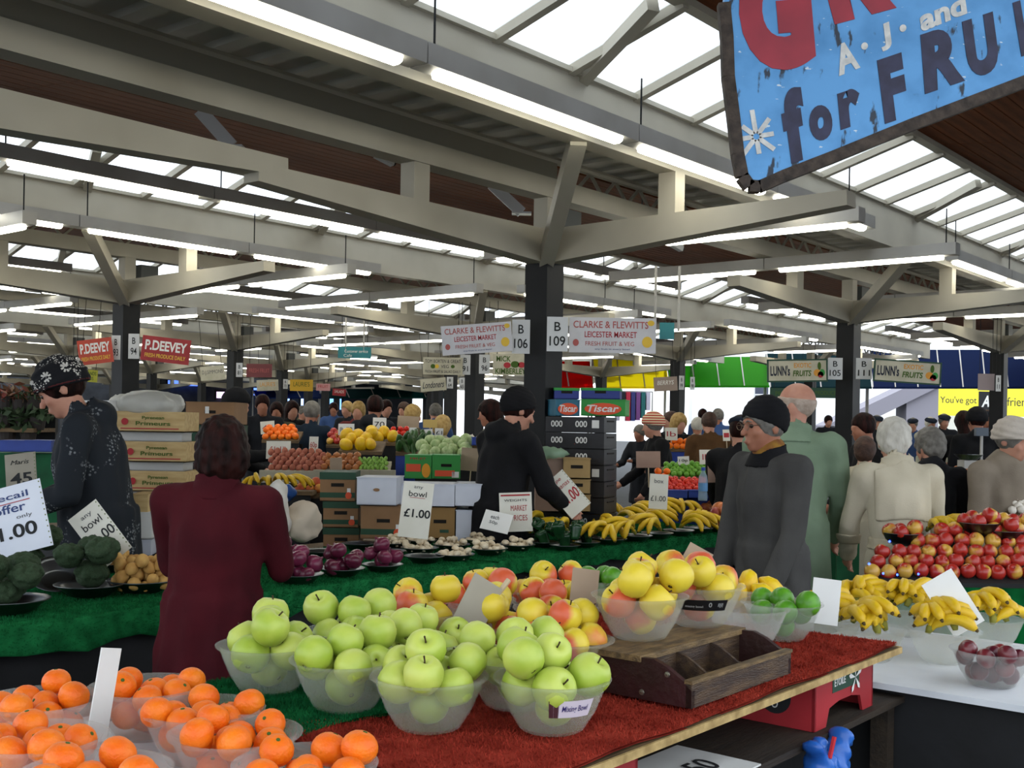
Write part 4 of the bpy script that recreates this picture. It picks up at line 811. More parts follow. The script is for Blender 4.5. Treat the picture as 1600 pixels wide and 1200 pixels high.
sign(1040, 600, 19, 37, 22, mat('sign_greybrown', '#8a7a70', .6), 'grey brown trader sign below the yellow canopy', [('BERRYS', 0, .1, .7, .3, m_wt, 0, .2)], .07); plate(1065, 598, 19.2, 8, 22, '99', 'left face of the post below the green canopy'); plate(1082, 599, 19.2, 7, 20, '98', 'right face of the post below the green canopy')
sign(1541, 597, 15.8, 26, 26, mat('sign_mauve', '#8d8084', .6), 'mauve grey sign left of the far right post'); plate(1560, 599, 15.7, 8, 25, '11', 'on the far right post')
sign(1232, 615, 22, 58, 17, m_gl, 'dark green stall banner left of the bald head', [('PRODUCE', 0, 0, .7, .4, m_leafg)]); sign(1290, 614, 22, 46, 16, m_gl, 'dark green stall banner right of the bald head', [('PRODUCE', 0, 0, .7, .4, m_leafg)])
# ---- the big weathered blue board
def weather(name, col, dark, light):
    m = mat(name, col, .5); nt = m.node_tree; p = nt.nodes['Principled BSDF']; N = nt.nodes.new; tc = N('ShaderNodeTexCoord')
    cur = None
    for sc, st, lo, hi, c in ((7, (1, 1, 1), .45, .75, '#3f7fb5'), (26, (1, 1, .35), .62, .66, dark), (60, (.5, 1, 1.4), .67, .70, light), (5, (1, 1, 2.2), .68, .74, dark)):
        mp = N('ShaderNodeMapping'); mp.inputs['Scale'].default_value = st; nt.links.new(tc.outputs['Object'], mp.inputs[0]); n = N('ShaderNodeTexNoise'); n.inputs['Scale'].default_value = sc; n.inputs['Detail'].default_value = 5; nt.links.new(mp.outputs[0], n.inputs[0])
        mr = N('ShaderNodeMapRange'); mr.inputs[1].default_value = lo; mr.inputs[2].default_value = hi; nt.links.new(n.outputs[0], mr.inputs[0]); mx = N('ShaderNodeMix'); mx.data_type = 'RGBA'; nt.links.new(mr.outputs[0], mx.inputs[0])
        if cur is None: mx.inputs[6].default_value = lin(col)
        else: nt.links.new(cur, mx.inputs[6])
        mx.inputs[7].default_value = lin(c); cur = mx.outputs[2]
    nt.links.new(cur, p.inputs['Base Color']); return m
m_sblue = weather('sign_blue', '#5a9bd3', '#24303f', '#c9d6dd'); m_sbr = mat('board_edge', '#4b4038', .8, col2='#2e2722', ns=30, bump=.4)
YS = 2.9; s = YS / F; O = W(1165, 288, YS)
bs = thing('hanging_board', 'big weathered blue painted fruit board hanging overhead', 'sign', O, 0, None, (0, RO, 0))
def L(px, py): return ((px - 1165) * s, (288 - py) * s)
outline = [L(*q) for q in ((1122, -230), (1122, 5), (1129, 60), (1133, 120), (1143, 180), (1152, 240), (1160, 275), (1172, 290), (1188, 290), (1225, 272), (1300, 240), (1420, 186), (1600, 110), (1760, 45), (1900, -10), (1900, -230))]
MB().prism(list(reversed(outline)), 0, .025).build('board', m_sblue, bs)
eb = MB()
for a, b in zip(outline[1:13], outline[2:14]): eb.bar((a[0], .0125, a[1]), (b[0], .0125, b[1]), .031, .03)
eb.build('worn_edge', m_sbr, bs)
def slet(t, px, py, wp, hp, m, roll, bold=.02, shear=0.0, d=.002):
    x, z = L(px, py); R3 = (Matrix.Rotation(-roll, 3, 'Y') @ Matrix.Rotation(math.pi / 2, 3, 'X')).to_euler(); lettering(t, wp * s, hp * s, m, bs, (x, -.001, z), R3, bold, shear, depth=d)
m_pr = mat('paint_red', '#a02a3a', .5, col2='#8c2434', ns=8); m_pd = mat('paint_dark', '#27263c', .6, col2='#343550', ns=18); m_pw = mat('paint_white', '#d8d6d0', .6, col2='#b9b9b6', ns=40)
slet('G', 1202, 15, 114, 188, m_pr, .12, .07); slet('R', 1318, -62, 100, 170, m_pr, .3, .07); slet('E', 1430, -110, 100, 170, m_pr, .3, .07)
for t, x, y, w, h in (('A', 1312, 86, 36, 46), ('.', 1343, 66, 11, 11), ('J', 1376, 50, 26, 40), ('.', 1402, 36, 11, 11), ('and', 1464, 8, 84, 34)): slet(t, x, y, w, h, m_pw, .42, .04, .2)
for t, x, y, w, h in (('f', 1240, 192, 52, 112), ('o', 1279, 188, 38, 54), ('r', 1322, 164, 46, 56), ('F', 1390, 130, 60, 98), ('R', 1455, 84, 66, 90), ('U', 1528, 58, 62, 90), ('I', 1586, 30, 26, 84), ('T', 1642, 0, 62, 88)): slet(t, x, y, w, h, m_pd, .36, .06, .3)
fw = MB()
for k in range(8):
    a = k * .785 + .2; x, z = L(1179, 213); r = .045 + .012 * (k % 3); fw.bar((x + .008 * math.cos(a), -.001, z + .008 * math.sin(a)), (x + r * math.cos(a), -.001, z + r * math.sin(a)), .012, .003, up=(0, 1, 0))
fw.build('painted_star', m_pw, bs)
for x in (1250, 1700):
    a = L(x, -220); MB().tube([(a[0], .012, a[1]), (a[0], .012, a[1] + .45)], .005, 6).build('hanger', m_black, bs)
# ================================================================ PEOPLE
m_skin = mat('skin', '#c08d76', .55, col2='#b37d68', ns=14, sub=.15); m_skin2 = mat('skin_tan', '#a67058', .55, col2='#96624c', ns=14, sub=.15); m_dk = mat('hair_dark', '#100907', .6, col2='#2c1411', ns=30, stretch=(1, 1, .2), bump=.6, bs=70, spec=.1)
m_wh = mat('hair_white', '#c6c2b8', .7, col2='#aca79c', ns=30, stretch=(1, 1, .3), bump=.5, bs=70); m_br = mat('hair_brown', '#4a3226', .7, col2='#36231a', ns=25, bump=.5, bs=60); m_bl = mat('hair_blond', '#b1935c', .7, col2='#94763f', ns=25, bump=.5, bs=60); m_gy = mat('hair_grey', '#76726c', .7, col2='#5b5751', ns=25, bump=.5, bs=60)
def cloth(name, c, c2=None, ns=6): return mat('cloth_' + name, c, .9, col2=c2 or c, ns=ns, bump=.15, bs=120, spec=.15)
m_blackcl = cloth('black', '#141416', '#1b1b1e'); m_trous = cloth('trousers', '#1d1f24', '#25282e'); m_shoe = mat('shoe_black', '#131211', .5)
def rotm(pitch=0, yaw=0, roll=0): return np.array((Matrix.Rotation(yaw, 3, 'Z') @ Matrix.Rotation(roll, 3, 'Y') @ Matrix.Rotation(pitch, 3, 'X')), np.float32)
def person(label, x, ytop, Y, yaw, top=None, coat=m_blackcl, coat_len=.78, flare=.05, legs=m_trous, lean=0.0, head=(0, 0), armL=(5, 8, 10), armR=(5, 8, 10), hair=None, hair_kind='short', hat=None, hat_kind='beanie', skin=m_skin, res=.02, girth=1.0, glasses=False, collar=None, scarf=None, hood=None, belt=None, z0=0.0, hat_band=None, cape=None, fold=None, yoke=None, flakes_on=None):
    """a clothed figure whose head top shows at x, ytop and depth Y; it stands at z0 and faces yaw (0 = towards the camera)"""
    Pt = W(x, ytop, Y); ln = math.radians(lean); Hh = Pt.z - z0
    # stature from the lowered head: solve for scale
    def build(S):
        J = {}; pel = np.array((0, 0, .54 * S)); up = np.array((0, -math.sin(ln), math.cos(ln))); fw = np.array((0, -math.cos(ln), -math.sin(ln)))
        J['pel'] = pel; J['chest'] = pel + up * .19 * S; J['neck'] = pel + up * .305 * S; hp = head[0]
        a = ln * .75 + math.radians(hp); hu = np.array((0, -math.sin(a), math.cos(a))); J['head'] = J['neck'] + hu * .085 * S + np.array((0, -.012, 0)) * S; J['top'] = J['head'] + hu * .068 * S
        return J, up, fw, a
    S = 1.7
    for _ in range(6):
        J, up, fw, ha = build(S); S *= Hh / J['top'][2]
    J, up, fw, ha = build(S); hat_h = .012 if hat else .006
    Rh = rotm(-ha * -1.0, 0) ; Rz = rotm(0, math.radians(head[1])); RH = (np.array(Matrix.Rotation(math.radians(head[1]), 3, 'Z')) @ np.array(Matrix.Rotation(ha, 3, 'X'))).astype(np.float32)
    hc = J['head'].astype(np.float32); k = S / 1.75
    sh = J['pel'] + up * .272 * S; arms = []
    for sx, (pt, out, el) in ((1, armL), (-1, armR)):
        p, o, e = math.radians(pt) + ln * .5, math.radians(out), math.radians(el); s0 = sh + np.array((sx * .103 * S * girth, 0, 0))
        d = np.array((sx * math.sin(o), -math.sin(p) * math.cos(o), -math.cos(p) * math.cos(o))); e0 = s0 + d * .168 * S
        d2 = np.array((sx * math.sin(o) * .2 - sx * .45 * math.sin(e), -math.sin(p + e), -math.cos(p + e))); d2 /= np.linalg.norm(d2); w0 = e0 + d2 * .145 * S
        arms.append((sx, s0, e0, w0, d2))
    hips = [(sx, np.array((sx * .052 * S, 0, .52 * S)), np.array((sx * .057 * S, -.008 * S, .285 * S)), np.array((sx * .06 * S, .015 * S, .045 * S))) for sx in (1, -1)]
    def headf(P):
        q = (P - hc) @ RH / k; d = ell(q, (0, .012, .025), (.077, .098, .095)); d = smin(d, ell(q, (0, -.035, -.045), (.058, .062, .075)), .03); d = smin(d, ell(q, (0, -.068, -.098), (.026, .024, .022)), .02)
        d = smin(d, cap(q, (0, -.094, .008), (0, -.118, -.032), .008, .0135), .012); d = smin(d, ell(q, (0, -.088, .022), (.045, .016, .012)), .015)
        d = smin(d, ell(q, (0, -.100, -.066), (.024, .009, .0065)), .006); d = smin(d, ell(q, (0, -.098, -.078), (.02, .009, .006)), .006)
        for s in (-1, 1):
            d = smax(d, -ell(q, (s * .032, -.106, .003), (.017, .014, .011)), .012); d = smin(d, ell(q, (s * .031, -.083, .003), (.0125, .0125, .0125)), .003); d = smin(d, ell(q, (s * .078, .012, -.012), (.009, .022, .034)), .008); d = smin(d, ell(q, (s * .043, -.07, -.03), (.02, .018, .018)), .02)
        return d * k
    def hand(P, sx, w0, d2):
        side = np.array((sx, 0, 0.)); nrm = np.cross(d2, side); nrm /= np.linalg.norm(nrm) + 1e-6; wd = np.cross(nrm, d2); pc = w0 + d2 * .045 * k
        d = cap(P, w0, w0 + d2 * .06 * k, .026 * k, .03 * k)
        for i, L in enumerate((.062, .07, .066, .052)):
            b0 = w0 + d2 * .072 * k + nrm * (i - 1.5) * .0185 * k; b1 = b0 + d2 * L * .5 * k - wd * .008 * k * sx; b2 = b1 + d2 * L * .4 * k - wd * .024 * k * sx
            d = smin(d, np.minimum(cap(P, b0, b1, .0095 * k, .009 * k), cap(P, b1, b2, .009 * k, .0075 * k)), .004)
        t0 = w0 + d2 * .025 * k - nrm * .028 * k; t1 = t0 + d2 * .03 * k - nrm * .018 * k; return smin(d, np.minimum(cap(P, t0, t1, .012 * k, .0105 * k), cap(P, t1, t1 + d2 * .03 * k, .0105 * k, .0085 * k)), .006)
    def bodyf(P):
        d = smin(headf(P), cap(P, J['neck'] - up * .03 * S, hc - np.array((0, -.02, .03)) * k, .058 * k, .056 * k), .02)
        d = smin(d, cap(P, J['pel'], J['chest'], .115 * k, .125 * k, 1.25), .03); d = smin(d, cap(P, sh + np.array((.08 * S, 0, 0)), sh - np.array((.08 * S, 0, 0)), .055 * k), .05)
        for sx, s0, e0, w0, d2 in arms: d = smin(d, cap(P, s0, e0, .046 * k, .036 * k), .02); d = smin(d, cap(P, e0, w0, .036 * k, .025 * k), .01); d = smin(d, hand(P, sx, w0, d2), .008)
        for sx, a, b, c in hips: d = smin(d, cap(P, a, b, .078 * k, .052 * k), .03); d = smin(d, cap(P, b, c, .052 * k, .036 * k), .02)
        return d
    zhem = .54 * S - coat_len * .46 * S if coat_len > .3 else .46 * S
    ztop = .60 * S; g = girth
    def coatf(P):
        w = .005 * np.sin(P[:, 0] * 55 + 4 * P[:, 2]) * np.sin(P[:, 1] * 40 + 1) + .004 * wob(P, 34, x)
        d = cap(P, J['pel'] + up * .02 * S, J['chest'], .152 * k * g, .158 * k * g, 1.22); d = smin(d, cap(P, sh + np.array((.085 * S * g, 0, 0)), sh - np.array((.085 * S * g, 0, 0)), .075 * k), .07)
        d = smin(d, cap(P, J['chest'], J['neck'] - up * .02 * S, .13 * k, .075 * k), .05)
        if True:
            t = np.clip((ztop - P[:, 2]) / (ztop - zhem), 0, 1); rx = (.165 * g + flare * t) * k * (1 - .06 * (t < .02)); ry = (.135 * g + flare * .9 * t) * k
            cy = (J['pel'][1] - .02 * math.sin(ln)) ; r = np.sqrt((P[:, 0] / rx) ** 2 + ((P[:, 1] - cy) / ry) ** 2); an = np.arctan2(P[:, 1], P[:, 0]); ds = (r - 1 + .035 * t * np.sin(an * 9 + x)) * np.minimum(rx, ry) * .9
            ds = np.maximum(ds, P[:, 2] - ztop); d = smin(d, ds, .05); d = np.maximum(d, zhem - P[:, 2])
        if belt is not None: d = d + .014 * np.exp(-((P[:, 2] - .60 * S) / .035) ** 2)
        for sx, s0, e0, w0, d2 in arms:
            a = cap(P, s0, e0, .068 * k, .058 * k); a = np.minimum(a, cap(P, e0, w0 - d2 * .005, .058 * k, .047 * k)); d = smin(d, a, .025)
        if collar is None or collar: 
            d = smin(d, np.maximum(cap(P, J['neck'] - up * .015 * S, J['neck'] + up * .022 * S, .078 * k, .072 * k), -cap(P, J['neck'], J['neck'] + up * .1 * S, .06 * k)), .015)
        if hood: d = smin(d, ell(P, J['neck'] + np.array((0, .075, .0)) * k, (.11 * k, .075 * k, .075 * k)), .03)
        if cape: d = np.minimum(d, np.maximum(cap(P, J['pel'] + up * .06 * S, sh, .2 * k, .15 * k, 1.15), (J['pel'] + up * .06 * S)[2] - P[:, 2]))
        return d + w
    def trouf(P):
        d = ell(P, J['pel'] - np.array((0, 0, .02)), (.14 * k, .115 * k, .12 * k))
        for sx, a, b, c in hips: d = smin(d, cap(P, a, b, .092 * k, .07 * k), .03); d = smin(d, cap(P, b, c, .07 * k, .058 * k), .02)
        return d + .004 * wob(P, 40, 3)
    o = thing('person', label, 'person', (Pt.x, Pt.y, z0), math.radians(yaw))
    off = np.array(Matrix.Rotation(math.radians(yaw), 3, 'Z')) @ J['top']; o.location = (Pt.x - off[0], Pt.y - off[1], z0)
    lo = np.array((-.42, -.55, -.02)) * k * 1.05; hi = np.array((.42, .35, 1.85)) * k
    if lean > 20: lo[1] -= .35
    rb = min(res, .011) if res < .016 else res
    put('body', sdf_mesh(bodyf, lo, hi, rb, 'body', skin), o)
    put('coat', sdf_mesh(coatf, lo, hi, res, 'coat', coat), o)
    put('trousers', sdf_mesh(trouf, lo, np.array((hi[0], hi[1], .68 * S)), max(res, .016), 'trousers', legs), o)
    if Y < 8:
        for sx, a, b, c in hips: put('shoe', sdf_mesh(lambda P: np.maximum(smin(ell(P, c - np.array((0, .045, .03)), (.046, .13, .045)), cap(P, c + np.array((0, .01, -.03)), c + np.array((0, .01, .03)), .05), .02), .002 - P[:, 2]), c - .22, c + .15, .014, 'shoe', m_shoe), o)
    def hl(P): return (P - hc) @ RH / k
    def skull(q, t): return ell(q, (0, .012, .03), (.077 + t, .098 + t, .095 + t))
    blo, bhi = hc - .26 * k, hc + .2 * k; hr = min(res, .009) if Y < 8 else res
    if hair is not None:
        if hair_kind == 'short': hf = lambda P: (lambda q: smax(skull(q, .014) + .004 * wob(q, 90, 1), -np.maximum(ell(q, (0, -.115, -.05), (.085, .085, .095)), -10), .01))(hl(P))
        elif hair_kind == 'bob': hf = lambda P: (lambda q: smax(smin(skull(q, .026), ell(q, (0, .045, -.04), (.108, .09, .1)), .03) + .009 * wob(q, 85, 2), -ell(q, (0, -.115, -.05), (.072, .085, .1)), .01))(hl(P))
        elif hair_kind == 'curly': hf = lambda P: (lambda q: smax(smin(skull(q, .017), ell(q, (0, .05, -.03), (.075, .06, .075)), .03) + .009 * wob(q, 75, 2), -ell(q, (0, -.12, -.045), (.072, .085, .09)), .01))(hl(P))
        elif hair_kind == 'long': hf = lambda P: (lambda q: smax(smin(skull(q, .02), cap(q, (0, .05, .0), (0, .07, -.2), .085, .07), .03) + .005 * wob(q, 60, 2), -ell(q, (0, -.115, -.05), (.068, .09, .11)), .01))(hl(P))
        else: hf = lambda P: (lambda q: np.maximum(np.maximum(smax(skull(q, .008) + .004 * wob(q, 90, 1), -ell(q, (0, -.115, -.04), (.1, .1, .1)), .01), -.075 - q[:, 2]), q[:, 2] - .045 + .25 * q[:, 1]))(hl(P))
        put('hair', sdf_mesh(hf, blo, bhi, hr, 'hair', hair), o)
    if hat is not None:
        if hat_kind == 'beanie': hf = lambda P: (lambda q: np.maximum(skull(q, .02) + .002 * np.sin(q[:, 2] * 260), (-.002 - .5 * q[:, 1]) - q[:, 2]))(hl(P))
        elif hat_kind == 'flat': hf = lambda P: (lambda q: smin(np.maximum(ell(q, (0, -.005, .075), (.105, .13, .05)), .045 - q[:, 2]), ell(q, (0, -.12, .05), (.06, .05, .01)), .01))(hl(P))
        else: hf = lambda P: (lambda q: np.maximum(skull(q, .032) + .004 * np.sin(q[:, 2] * 160), (.005 - .25 * q[:, 1]) - q[:, 2]))(hl(P))
        ho = put('hat', sdf_mesh(hf, blo, bhi, hr, 'hat', hat), o)
        if hat_band is not None: put('hat_band', sdf_mesh(lambda P: (lambda q: np.maximum(np.maximum(np.abs(skull(q, .03)) - .006, (.01 - .25 * q[:, 1]) - q[:, 2]), q[:, 2] - (.02 - .25 * q[:, 1])))(hl(P)), blo, bhi, min(hr, .008), 'hat_band', hat_band), ho)
    if scarf is not None: put('scarf', sdf_mesh(lambda P: np.abs(cap(P, J['neck'] - up * .012 * S, J['neck'] + up * .014 * S, .074 * k, .07 * k)) - .011 + .003 * wob(P, 80, 1), hc - .3 * k, hc + .12 * k, .01, 'scarf', scarf), o)
    M4 = Matrix.Translation(Vector(hc.tolist())) @ Matrix([list(map(float, r)) for r in RH]).to_4x4() @ Matrix.Scale(k, 4)
    if glasses:
        b = MB()
        for s in (-1, 1): b.tube([(s * .032 + .022 * math.cos(t * .5236), -.116, .002 + .017 * math.sin(t * .5236)) for t in range(13)], .0016, 5, cap=False); b.tube([(s * .054, -.114, .006), (s * .079, .0, .008), (s * .08, .02, -.002)], .0018, 5)
        b.tube([(-.012, -.118, .004), (.012, -.118, .004)], .0016, 5); b.v = [tuple(M4 @ Vector(v)) for v in b.v]; b.build('glasses', mat('glasses_metal', '#8d7a68', .3, .8), o)
    if res < .014:
        for s in (-1, 1):
            e = MB().lathe(sph(.0118, k=8), 10, Matrix.Translation((s * .031, -.0865, .003))); e.v = [tuple(M4 @ Vector(v)) for v in e.v]; e.build('eye', mat('eye_dark', '#2a211d', .2), o, True)
            b = MB().tube([(s * .014, -.107, .022), (s * .032, -.108, .028), (s * .052, -.098, .022)], [.003, .004, .002], 6); b.v = [tuple(M4 @ Vector(v)) for v in b.v]; b.build('eyebrow', hair or m_gy, o)
        b = MB().tube([(-.02, -.1085, -.0715), (0, -.112, -.0715), (.02, -.1085, -.0715)], [.0015, .0025, .0015], 6); b.v = [tuple(M4 @ Vector(v)) for v in b.v]; b.build('lips', mat('lips', '#8e5148', .5), o)
    if fold is not None:
        ax = up.astype(np.float32); nb = J['neck'].astype(np.float32)
        def colf(P):
            q = P - nb; t = q @ ax; r = np.sqrt(np.maximum(((q - t[:, None] * ax) ** 2 * np.array((.8, 1.1, 1), np.float32)).sum(1), 0)); R = (.086 - .9 * np.minimum(t, .03) * .55) * k
            return np.maximum(np.maximum(np.abs(r - R) - .008 * k, t - .05 * k - .15 * q[:, 1]), -.045 * k - t) * .8
        put('collar', sdf_mesh(colf, nb - .22 * k, nb + .2 * k, .008, 'collar', fold), o)
    if yoke is not None: put('storm_flap', sdf_mesh(lambda P: np.maximum(np.maximum(np.maximum(coatf(P) - .013, .675 * S + .01 * np.cos(P[:, 0] * 18) - P[:, 2]), -.01 - P[:, 1]), np.abs(P[:, 0]) - .15 * k), lo, hi, .01, 'storm_flap', yoke), o)
    if flakes_on is not None:
        for a0 in (-1.9, -1.1, -.3, .5, 1.3, 2.1, 2.9):
            b = MB(); c = Vector((.108 * math.sin(a0), .012 - .13 * math.cos(a0), .07)); tx = Vector((math.cos(a0), math.sin(a0), 0)); nx = Vector((math.sin(a0), -math.cos(a0), 0)); c = Vector((0, .012, .068)) + Vector((nx.x * .103, nx.y * .122, 0))
            for t in range(4):
                d = (tx * math.cos(t * .785) + Vector((0, 0, 1)) * math.sin(t * .785)) * .024; b.bar(c - d, c + d, .008, .006, up=nx)
            b.v = [tuple(M4 @ Vector(v)) for v in b.v]; b.build('snowflake', flakes_on, o)
    if belt is not None: put('belt', sdf_mesh(lambda P: np.maximum(np.maximum(coatf(P) - .012, P[:, 2] - .617 * S), .585 * S - P[:, 2]) + 0 * P[:, 0], lo, (hi[0], hi[1], .7 * S), .01, 'belt', belt), o)
    return o, J, k, S
# patterned ski jacket: dark cloth with pale snowflake prints
def flakes(name, base, pale, sc):
    m = mat(name, base, .85, spec=.2); nt = m.node_tree; p = nt.nodes['Principled BSDF']; N = nt.nodes.new; tc = N('ShaderNodeTexCoord')
    n1 = N('ShaderNodeTexNoise'); n1.inputs['Scale'].default_value = 7.5; n1.inputs['Detail'].default_value = 1; nt.links.new(tc.outputs['Object'], n1.inputs[0])
    ck = N('ShaderNodeTexVoronoi'); ck.feature = 'F1'; ck.inputs['Scale'].default_value = sc; nt.links.new(tc.outputs['Object'], ck.inputs[0])
    a = N('ShaderNodeMapRange'); a.inputs[1].default_value = .54; a.inputs[2].default_value = .6; nt.links.new(n1.outputs[0], a.inputs[0]); b = N('ShaderNodeMapRange'); b.inputs[1].default_value = .42; b.inputs[2].default_value = .3; nt.links.new(ck.outputs[0], b.inputs[0])
    mu = N('ShaderNodeMath'); mu.operation = 'MULTIPLY'; nt.links.new(a.outputs[0], mu.inputs[0]); nt.links.new(b.outputs[0], mu.inputs[1]); mx = N('ShaderNodeMix'); mx.data_type = 'RGBA'; mx.inputs[6].default_value = lin(base); mx.inputs[7].default_value = lin(pale); nt.links.new(mu.outputs[0], mx.inputs[0]); nt.links.new(mx.outputs[2], p.inputs['Base Color']); return m
def bands(name, cols, sc, axis=2):
    m = mat(name, cols[0], .9); nt = m.node_tree; p = nt.nodes['Principled BSDF']; N = nt.nodes.new; tc = N('ShaderNodeTexCoord'); sx = N('ShaderNodeSeparateXYZ'); nt.links.new(tc.outputs['Object'], sx.inputs[0])
    mu = N('ShaderNodeMath'); mu.operation = 'MULTIPLY'; mu.inputs[1].default_value = sc; nt.links.new(sx.outputs[axis], mu.inputs[0]); fr = N('ShaderNodeMath'); fr.operation = 'FRACT'; nt.links.new(mu.outputs[0], fr.inputs[0]); r = N('ShaderNodeValToRGB'); r.color_ramp.interpolation = 'CONSTANT'
    while len(r.color_ramp.elements) < len(cols): r.color_ramp.elements.new(.5)
    for i, c in enumerate(cols): r.color_ramp.elements[i].position = i / len(cols); r.color_ramp.elements[i].color = lin(c)
    nt.links.new(fr.outputs[0], r.inputs[0]); nt.links.new(r.outputs[0], p.inputs['Base Color']); return m
m_jack = flakes('jacket_print', '#20242a', '#6f7377', 62); m_khat = flakes('hat_print', '#17181c', '#c9c6c0', 85)
person('person in a dark snowflake-print jacket and knitted hat leaning over the broccoli', 76, 572, 5.75, -78, coat=m_jack, coat_len=.6, flare=.05, lean=9, head=(24, 0), armL=(2, 7, 62), armR=(8, 8, 55), hair=m_dk, hat=m_khat, hat_kind='knit', flakes_on=mat('knit_white', '#c9c6c0', .9), hat_band=mat('hat_red', '#4a1518', .9), res=.012, girth=1.28, hood=True)
person('person in a long maroon coat seen from behind at the long stall', 350, 660, 4.25, 172, coat=cloth('maroon', '#48121a', '#3a0e15', 5), coat_len=.75, flare=.10, lean=3, head=(6, 25), armL=(22, 4, 62), armR=(22, 4, 62), hair=m_dk, hair_kind='bob', fold=cloth('maroon', ''), res=.012, girth=1.18)
person('person in a charcoal jacket, black hat and glasses looking across the red mat', 1192, 625, 5.35, -62, coat=cloth('charcoal', '#4a4947', '#3e3d3c', 4), coat_len=.42, flare=.03, lean=4, head=(2, -8), armL=(8, 5, 14), armR=(6, 5, 12), hair=m_gy, hat=m_blackcl, skin=m_skin2, glasses=True, fold=m_blackcl, scarf=mat('scarf_mustard', '#8f6a24', .9, col2='#6e3a22', ns=18), res=.010, girth=1.1)
person('bald person in a long pale green coat seen from behind', 1245, 600, 6.35, 158, coat=cloth('palegreen', '#7d9079', '#6d8069', 4), coat_len=.78, flare=.05, lean=6, head=(4, 72), armL=(10, 6, 20), armR=(12, 6, 25), hair=mat('hair_fringe', '#b3a294', .8, col2='#a08d7e', ns=30, bump=.5, bs=70), hair_kind='fringe', fold=cloth('palegreen', ''), res=.012, girth=1.1, collar=True, legs=cloth('greytrouser', '#3d423f', '#343836'))
person('person in a belted cream trench coat with white hair, seen from behind', 1393, 660, 6.2, 178, coat=cloth('cream', '#c2b9a4', '#b3aa95', 4), coat_len=.95, flare=.09, lean=10, head=(16, -10), armL=(14, 9, 22), armR=(14, 9, 22), hair=m_wh, hair_kind='curly', fold=cloth('cream', ''), yoke=cloth('cream', ''), res=.012, girth=1.05, belt=cloth('cream_belt', '#b5ab95'))
person('person in a black hooded coat beside the cream trench coat', 1452, 672, 7.3, 170, coat=m_blackcl, coat_len=.8, flare=.06, lean=6, head=(8, 30), hair=m_gy, hair_kind='curly', res=.016, hood=True, girth=1.05)
person('person in a taupe shawl and pale knitted hat at the right edge', 1588, 660, 6.9, 20, coat=cloth('taupe', '#857a6c', '#766b5e', 5), coat_len=.7, flare=.08, lean=4, head=(10, 20), hat=mat('hat_pale', '#bdb3a8', .9, bump=.4, bs=60, col2='#aea498', ns=12), hat_kind='knit', hair=m_gy, res=.014, girth=1.15, cape=True)
person('trader in black clothes and beanie turned towards the bananas', 818, 612, 7.3, 128, coat=m_blackcl, coat_len=.42, flare=.03, lean=8, head=(14, -10), armL=(14, 6, 30), armR=(18, 8, 38), hat=m_blackcl, hair=m_dk, res=.014, girth=1.15, hood=True)
